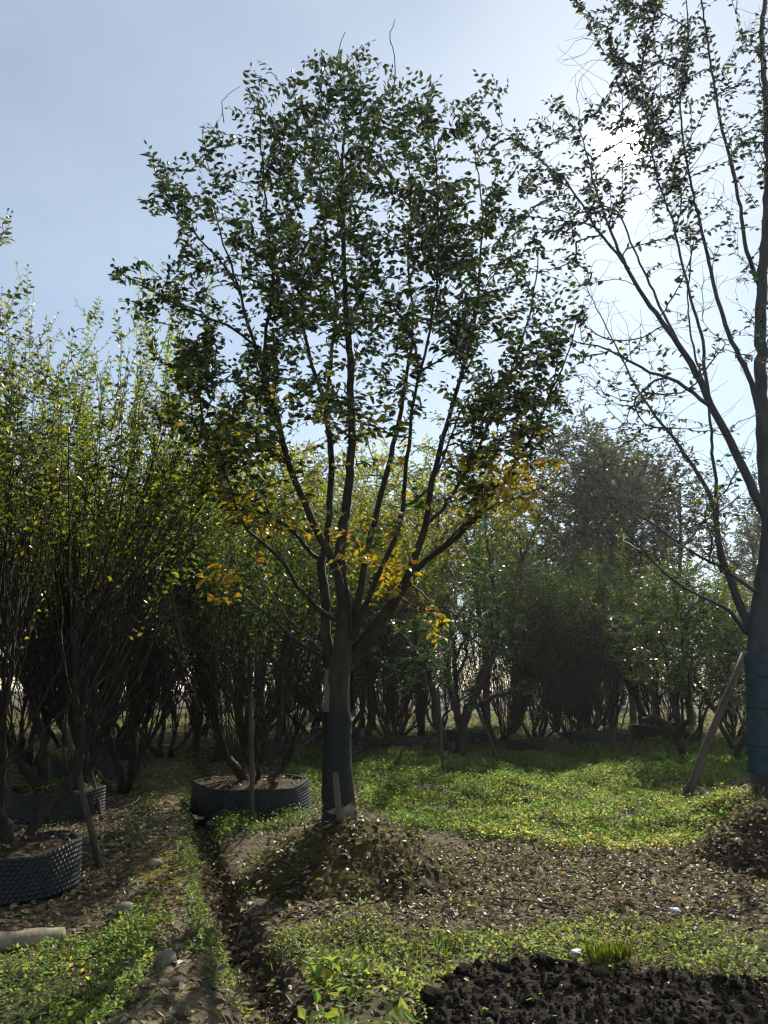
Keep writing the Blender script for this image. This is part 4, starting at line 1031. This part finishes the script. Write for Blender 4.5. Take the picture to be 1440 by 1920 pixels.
# log
la_ = G(-60, 1775); lb_ = G(119, 1741); la_[2] = hz(*la_[:2]) + .055; lb_[2] = hz(*lb_[:2]) + .05
o_ = stake(la_, lb_, .135, 'pale barkless log lying among the weeds', 'log', M['log'], 'log', bend=.01, seed=50)
# stones
def stone(name, pos, sx, sy, sz, rz, mat, label, cat, group=None, seed=0, rough=.16):
    import bmesh
    bm = bmesh.new(); bmesh.ops.create_icosphere(bm, subdivisions=2 if rough < .25 else 3, radius=1)
    rg = np.random.default_rng(seed + 900); off = rg.uniform(0, 90, 3)
    for v_ in bm.verts:
        c_ = np.array(v_.co)
        k = 1 + rough * 2.2 * float(fbm(np.array([c_[0] * 1.1 + off[0] + c_[2]]), np.array([c_[1] * 1.1 + off[1] - c_[2] * .7]), 3, 1.3)[0])
        v_.co = Vector((c_[0] * sx * k, c_[1] * sy * k, c_[2] * sz * k))
    me = bpy.data.meshes.new(name); bm.to_mesh(me); bm.free()
    for f in me.polygons: f.use_smooth = rough < .25
    o_ = link(name, me, mat, None, tuple(pos)); o_.rotation_euler = (0, 0, rz)
    return tag(o_, label, cat, group)
stl = [(288, 1640, .075, 'smooth pale stone lying on the mossy path'), (332, 1612, .07, 'flat stone half sunk at the path edge'), (305, 1862, .08, 'large pale stone among the yellow moss'), (237, 1702, .08, 'stone poking out of the weeds'), (328, 1905, .05, 'small stone on the yellow moss'), (312, 1527, .06, 'small rounded stone further up the path'), (255, 1668, .04, 'little grey stone beside the smooth pale stone'), (398, 1530, .09, 'mossy stone at the corner of the wide pot'), (270, 1905, .045, 'small stone by the weeds beside the mossy path'), (357, 1379, .13, 'rounded stone far up the path')]
for i, (x, y, s_, lab) in enumerate(stl):
    g = G(x, y); stone('stone', (g[0], g[1], hz(g[0], g[1]) + s_ * .25), s_, s_ * .75, s_ * .5, i * .8, M['stone'], lab, 'stone', seed=i)
# clods on the turned soil
rgc = np.random.default_rng(55)
nc = 0
cl_me = []
for k in range(5):
    o_ = stone('soil_clod', (0, 0, 0), 1, .8, .6, 0, M['soil_dark'], None, None, seed=60 + k, rough=.5); cl_me.append(o_.data); bpy.data.objects.remove(o_)
big = [(1020, 1832, .075), (1125, 1848, .06), (812, 1900, .075), (1090, 1870, .05), (870, 1856, .05), (905, 1872, .045), (950, 1848, .04)]
while nc < 64:
    if nc < len(big): x, y, s_ = big[nc]; g = G(x, y)
    else:
        g = np.array((rgc.uniform(.2, 3.2), rgc.uniform(3.9, 5.15), 0)); s_ = rgc.uniform(.014, .04)
        if not inpoly(g[None, :2], SOIL_POLY)[0]: continue
    o_ = link('soil_clod', cl_me[nc % 5], None, None, (g[0], g[1], heap_z(g[0], g[1]) + s_ * .1))
    o_.scale = (s_, s_, s_); o_.rotation_euler = (rgc.uniform(-.35, .35), rgc.uniform(-.35, .35), rgc.uniform(0, 6))
    if nc < len(big): tag(o_, 'big dark clod standing proud of the turned soil', 'clod', 'big clods on the turned soil')
    else: tag(o_, 'small dark clod lying on the turned soil', 'clod', 'small clods on the turned soil')
    nc += 1
# soil crumbs between the clods
rgk = np.random.default_rng(66); ck = rgk.uniform((.1, 3.6), (4.4, 5.3), (5200, 2)); ck = ck[inpoly(ck, SOIL_POLY)]
ck = ck + 0.0
octa = np.array([(1, 0, 0), (-1, 0, 0), (0, 1, 0), (0, -1, 0), (0, 0, 1), (0, 0, -1), (.7, .7, .3), (-.6, .5, .6)], float)
of_ = np.array([(0, 6, 4), (6, 2, 4), (2, 7, 4), (7, 1, 4), (1, 3, 4), (3, 0, 4), (6, 0, 5), (2, 6, 5), (1, 7, 2), (1, 2, 5), (3, 1, 5), (0, 3, 5)])
nk = len(ck); sk = .006 + .022 * rgk.random(nk) ** 2.5
kv = octa[None] * sk[:, None, None] * rgk.uniform(.5, 1.25, (nk, 8, 3)) + np.column_stack([ck, [heap_z(a, b_) + .006 for a, b_ in ck]])[:, None, :]
tag(link('soil_crumbs', mesh_np('soil_crumbs', kv.reshape(-1, 3), tris=(of_[None] + (np.arange(nk) * 8)[:, None, None]).reshape(-1, 3), smooth=False), M['soil_dark']), 'small dark crumbs of earth strewn over the turned soil', 'soil', kind='stuff')
# twigs on the ground
def twig(pxs, d0, label, seed, lift=.03, mat='stake'):
    pts = []
    for x, y in pxs:
        g = G(x, y); pts.append((g[0], g[1], float(surf(np.array([g[0]]), np.array([g[1]]))[0]) + lift))
    p_, r_ = resample(np.array(pts), np.linspace(d0, d0 * .5, len(pts)), .06)
    rg = np.random.default_rng(seed)
    ls = [(p_, r_, 5)]
    for _ in range(3):
        k = rg.integers(1, max(2, len(p_) - 2)); dd = nrm(nrm(p_[-1] - p_[0]) + rg.normal(0, .5, 3)); dd[2] = abs(dd[2]) * .4
        ls.append((np.array([p_[k], p_[k] + dd * .1, p_[k] + dd * .22 + np.array((0, 0, .01))]), [d0 * .5, d0 * .4, d0 * .2], 4))
    v_, q_ = tubes(ls)
    c0 = p_[0]
    o_ = link('fallen_branch', mesh_np('fallen_branch', v_ - c0, quads=q_), M[mat], None, tuple(c0))
    return tag(o_, label, 'branch')
twig([(170, 1552), (205, 1538), (250, 1522), (262, 1512)], .012, 'long pale cane lying from the prop to the path', 1, .10)
twig([(185, 1572), (225, 1548), (258, 1522)], .007, 'thin dry twig lying below the pale cane', 2, .06)
twig([(925, 1692), (985, 1698), (1078, 1712)], .011, 'straight bare stick lying on the leaf litter', 3)
twig([(600, 1718), (650, 1702), (705, 1690)], .012, 'curved stick at the foot of the mound', 4, .02)
twig([(470, 1668), (520, 1662), (570, 1680)], .009, 'bent twig between the ditch and the mound', 5, .04)
twig([(1085, 1440), (1095, 1420), (1140, 1425), (1160, 1408)], .018, 'dark dead branch lying in the lawn', 6, .10, 'bark')
twig([(660, 1440), (700, 1430), (740, 1442)], .010, 'dead branch lying in the grass beside the wrapped trunk', 7, .08, 'bark')
# scraps
for (x, y, s_, lab) in ((1266, 1716, .045, 'crumpled white scrap of plastic on the leaf litter'), (1080, 1795, .04, 'crumpled white scrap beside the turned soil')):
    g = G(x, y)
    stone('plastic_scrap', (g[0], g[1], float(surf(g[0:1], g[1:2])[0]) + .035), s_, s_ * .6, s_ * .35, .4, M['litter_white'], lab, 'scrap', seed=int(x), rough=.5)

# ------------------------------------------------------------------ weeds, grass and leaf litter
def sample_poly(pl, dens, rg, edge=.35):
    wa = .10 if (pl is W2 or pl is W6 or pl is W7) else (.22 if (pl is W1 or pl is W3 or pl is W3B) else .55)
    lo = pl.min(0); hi = pl.max(0); n = int((hi - lo).prod() * dens)
    c_ = rg.uniform(lo - .3, hi + .3, (n, 2)); c_ = c_[inpoly(warp(c_, wa), pl)]
    m = fbm(c_[:, 0], c_[:, 1], 3, 2.2) + .25 > rg.uniform(0, 1, len(c_)) * edge
    return c_[m]
def off_pots(c_):
    k = np.ones(len(c_), bool)
    for x, y, r, h in POTS: k &= np.hypot(c_[:, 0] - x, c_[:, 1] - y) > r * 1.03
    return c_[k]
def herbs(name, label, pls, lsize, height, base, var, seed, mat='herb', up=.35, wr=.72, yel=.03):
    rg = np.random.default_rng(seed)
    c_ = np.concatenate([sample_poly(pl, dn, rg) for pl, dn in pls]); c_ = off_pots(c_); n = len(c_)
    tus = np.clip(.6 + 3.0 * fbm(c_[:, 0] + 7, c_[:, 1], 3, 2.2), .10, 1.9)
    z = surf(c_[:, 0], c_[:, 1]) + height * tus * rg.random(n) ** .75
    pos = np.column_stack([c_, z])
    d = nrm(np.column_stack([rg.normal(size=n), rg.normal(size=n), rg.normal(up, .45, n)])); nv = nrm(np.column_stack([rg.normal(0, .55, n), rg.normal(0, .55, n), np.ones(n)]))
    ln = rg.uniform(*lsize, n)
    big = fbm(c_[:, 0], c_[:, 1] + 30, 3, 1.1)[:, None]
    col = leaf_colors(n, rg, base, var, yel, (.22, .18, .03)) * (1 + 1.1 * big).clip(.5, 1.5) * np.array((1, 1, 1)) + np.array((.03, .012, 0)) * np.clip(big * 2, 0, 1)
    o_ = link(name, leaves_mesh(name, pos, d, nv, ln, ln * wr, col, simple=True), M[mat])
    return tag(o_, label, 'weeds', kind='stuff'), n
def blades(name, label, pls, lsize, base, seed, lean=.35, width=.004, yel=.05):
    rg = np.random.default_rng(seed)
    c_ = np.concatenate([sample_poly(pl, dn, rg) for pl, dn in pls]); c_ = off_pots(c_); n = len(c_)
    z = surf(c_[:, 0], c_[:, 1]) - .005
    pos = np.column_stack([c_, z]); d = nrm(np.column_stack([rg.normal(0, lean, n), rg.normal(0, lean, n), np.ones(n)]))
    nv = nrm(np.column_stack([rg.normal(size=n), rg.normal(size=n), rg.normal(0, .2, n)])); ln = rg.uniform(*lsize, n) * np.clip(.7 + 1.6 * fbm(c_[:, 0], c_[:, 1], 3, 2.0), .3, 1.5)
    col = leaf_colors(n, rg, base, .25, yel, (.2, .16, .05))
    o_ = link(name, leaves_mesh(name, pos, d, nv, ln, np.full(n, width * 2), col, simple=True), M['herb'])
    return tag(o_, label, 'grass', kind='stuff'), n
HC = (0.085, 0.120, 0.030)
ct = []
ct.append(herbs('weeds', 'bright low weeds carpeting the ground below the log', [(W1, 5600)], (.017, .042), .13, (.105, .165, .042), .25, 1)[1])
ct.append(herbs('weeds', 'straggling weeds along the edge of the mossy path', [(W2, 3800), (W6, 1500), (W7, 1500)], (.018, .042), .10, (.10, .15, .045), .25, 2)[1])
ct.append(herbs('weeds', 'pale green weeds between the leaf litter and the turned soil', [(W3, 5200)], (.017, .040), .12, (.15, .19, .065), .25, 3)[1])
ct.append(herbs('weeds', 'larger-leaved weeds beside the ditch', [(W3B, 3200)], (.04, .085), .18, (.14, .20, .05), .2, 4)[1])
ct.append(herbs('weeds', 'green weeds of the lawn behind the mound', [(W4, 2300), (W5, 2500)], (.025, .062), .17, (.075, .135, .030), .3, 5)[1])
ct.append(herbs('weeds', 'yellow-green low weeds, paled to look sunlit, on the sunny side of the lawn', [(W4Y, 3800)], (.018, .042), .12, (.26, .275, .10), .25, 6)[1])  # yellow-green leaves, with sunlight on the lawn painted into their pale colour
ct.append(blades('grass', 'thin grass standing among the lawn weeds', [(W4, 900), (W5, 700), (W3, 500), (W1, 300)], (.05, .13), (.085, .12, .03), 7)[1])
WALL = np.array([(-6, 3.2), (5.5, 3.2), (8, 18), (-9, 18)])
ct.append(herbs('weeds', 'scattered seedlings all over the nursery floor', [(WALL, 190)], (.018, .045), .06, (.09, .14, .03), .3, 8)[1])
WBACK = np.array([(-14, 16), (16, 16), (24, 44), (-22, 44)])
ct.append(herbs('weeds', 'ground cover under the trees of the rows behind', [(WBACK, 45)], (.06, .14), .10, (.085, .105, .03), .3, 9)[1])
# two bright tufts of grass
for (x, y) in ((1122, 1806), (1163, 1803)):
    g = G(x, y); rg = np.random.default_rng(x); n = 130
    a = rg.uniform(0, 6.28, n); r = .05 * np.sqrt(rg.random(n))
    pos = np.stack([r * np.cos(a), r * np.sin(a), np.zeros(n)], -1); d = nrm(np.stack([np.cos(a) * .35 + rg.normal(0, .15, n), np.sin(a) * .35 + rg.normal(0, .15, n), np.ones(n)], -1))
    ln = rg.uniform(.06, .13, n)
    o_ = link('grass_tuft', leaves_mesh('grass_tuft', pos, d, nrm(rg.normal(size=(n, 3))), ln, np.full(n, .008), leaf_colors(n, rg, (.16, .19, .03), .2), simple=True), M['herb'], None, (g[0], g[1], float(surf(g[0:1], g[1:2])[0])))
    tag(o_, 'bright yellow-green grass tuft at the edge of the turned soil', 'grass tuft', 'grass tufts beside the turned soil')
# leaf litter
rg = np.random.default_rng(91)
def area(pl, dens):
    lo = pl.min(0); hi = pl.max(0); n = int((hi - lo).prod() * dens); c_ = rg.uniform(lo - .4, hi + .4, (n, 2)); return c_[inpoly(warp(c_), pl)]
c1 = area(LIT, 900)
c2 = area(WALL, 110)
cd = DITCH[rg.integers(1, len(DITCH), 2600)]; 
seg = rg.integers(0, len(DITCH) - 1, 4200); tt = rg.random((4200, 1)); cd = DITCH[seg] * (1 - tt) + DITCH[seg + 1] * tt + rg.normal(0, .07, (4200, 2))
cl = area(poly([(-300, 1560), (300, 1440), (300, 1700), (200, 1720), (60, 1765), (-300, 1770)]), 330)
cm = np.concatenate([np.column_stack([rg.normal(m_[0], m_[2] * .55, 900), rg.normal(m_[1], m_[3] * .55, 900)]) for m_ in MOUNDS])
cr = RIDGE[rg.integers(0, 1, 900)]; seg = rg.integers(0, len(RIDGE) - 1, 1500); tt = rg.random((1500, 1)); cr = RIDGE[seg] * (1 - tt) + RIDGE[seg + 1] * tt + rg.normal(0, .2, (1500, 2))
cb = area(WBACK, 30)
cs = area(SOIL_POLY, 90)
c_ = off_pots(np.concatenate([c1, c2, cd, cl, cm, cr])); 
def litter(name, label, c_, zf, lo, hi):
    n = len(c_)
    pos = np.column_stack([c_, zf + rg.uniform(.004, .03, n)])
    d = nrm(np.column_stack([rg.normal(size=n), rg.normal(size=n), rg.normal(0, .28, n)])); nv = nrm(np.column_stack([rg.normal(0, .45, n), rg.normal(0, .45, n), np.ones(n)]))
    ln = rg.uniform(lo, hi, n)
    o_ = link(name, leaves_mesh(name, pos, d, nv, ln, ln * rg.uniform(.38, .6, n), litter_colors(n, rg), simple=False), M['litter'])
    tag(o_, label, 'leaf litter', kind='stuff'); return n
ct.append(litter('leaf_litter', 'dry brown fallen leaves covering the ground and mounds', c_, surf(c_[:, 0], c_[:, 1]), .035, .085))
ct.append(litter('leaf_litter', 'dry fallen leaves under the trees of the rows behind', cb, ground_h(cb[:, 0], cb[:, 1]), .06, .13))
ct.append(litter('leaf_litter', 'pale leaf scraps caught on the turned soil', cs, np.array([heap_z(a, b_) for a, b_ in cs]), .02, .05))
print('ground cover', ct)
tris = 0; seen = set()
for me in bpy.data.meshes:
    if me.users: tris += sum(1 for _ in ()) + (len(me.loops) - 2 * len(me.polygons))
print('TRIS', tris)

# ------------------------------------------------------------------ haze in the air
HAZE = 0.00045
def haze_box():
    x0, x1, y0, y1, z0, z1 = -185, 185, -75, 235, -2.0, 19.0
    V_ = np.array([(x, y, z) for z in (z0, z1) for y in (y0, y1) for x in (x0, x1)], float)
    Q_ = np.array([(0, 2, 3, 1), (4, 5, 7, 6), (0, 1, 5, 4), (2, 6, 7, 3), (0, 4, 6, 2), (1, 3, 7, 5)])
    m, t, o = new_mat('haze_air')
    vol = t.nodes.new('ShaderNodeVolumePrincipled')
    vol.inputs['Color'].default_value = (0.93, 0.95, 1.0, 1)
    vol.inputs['Density'].default_value = HAZE
    vol.inputs['Anisotropy'].default_value = 0.55
    t.links.new(vol.outputs[0], o.inputs['Volume'])
    ob = link('haze', mesh_np('haze', V_, quads=Q_, smooth=False), m)
    tag(ob, 'thin pale morning haze filling the air over the nursery', 'haze', kind='stuff')
haze_box()
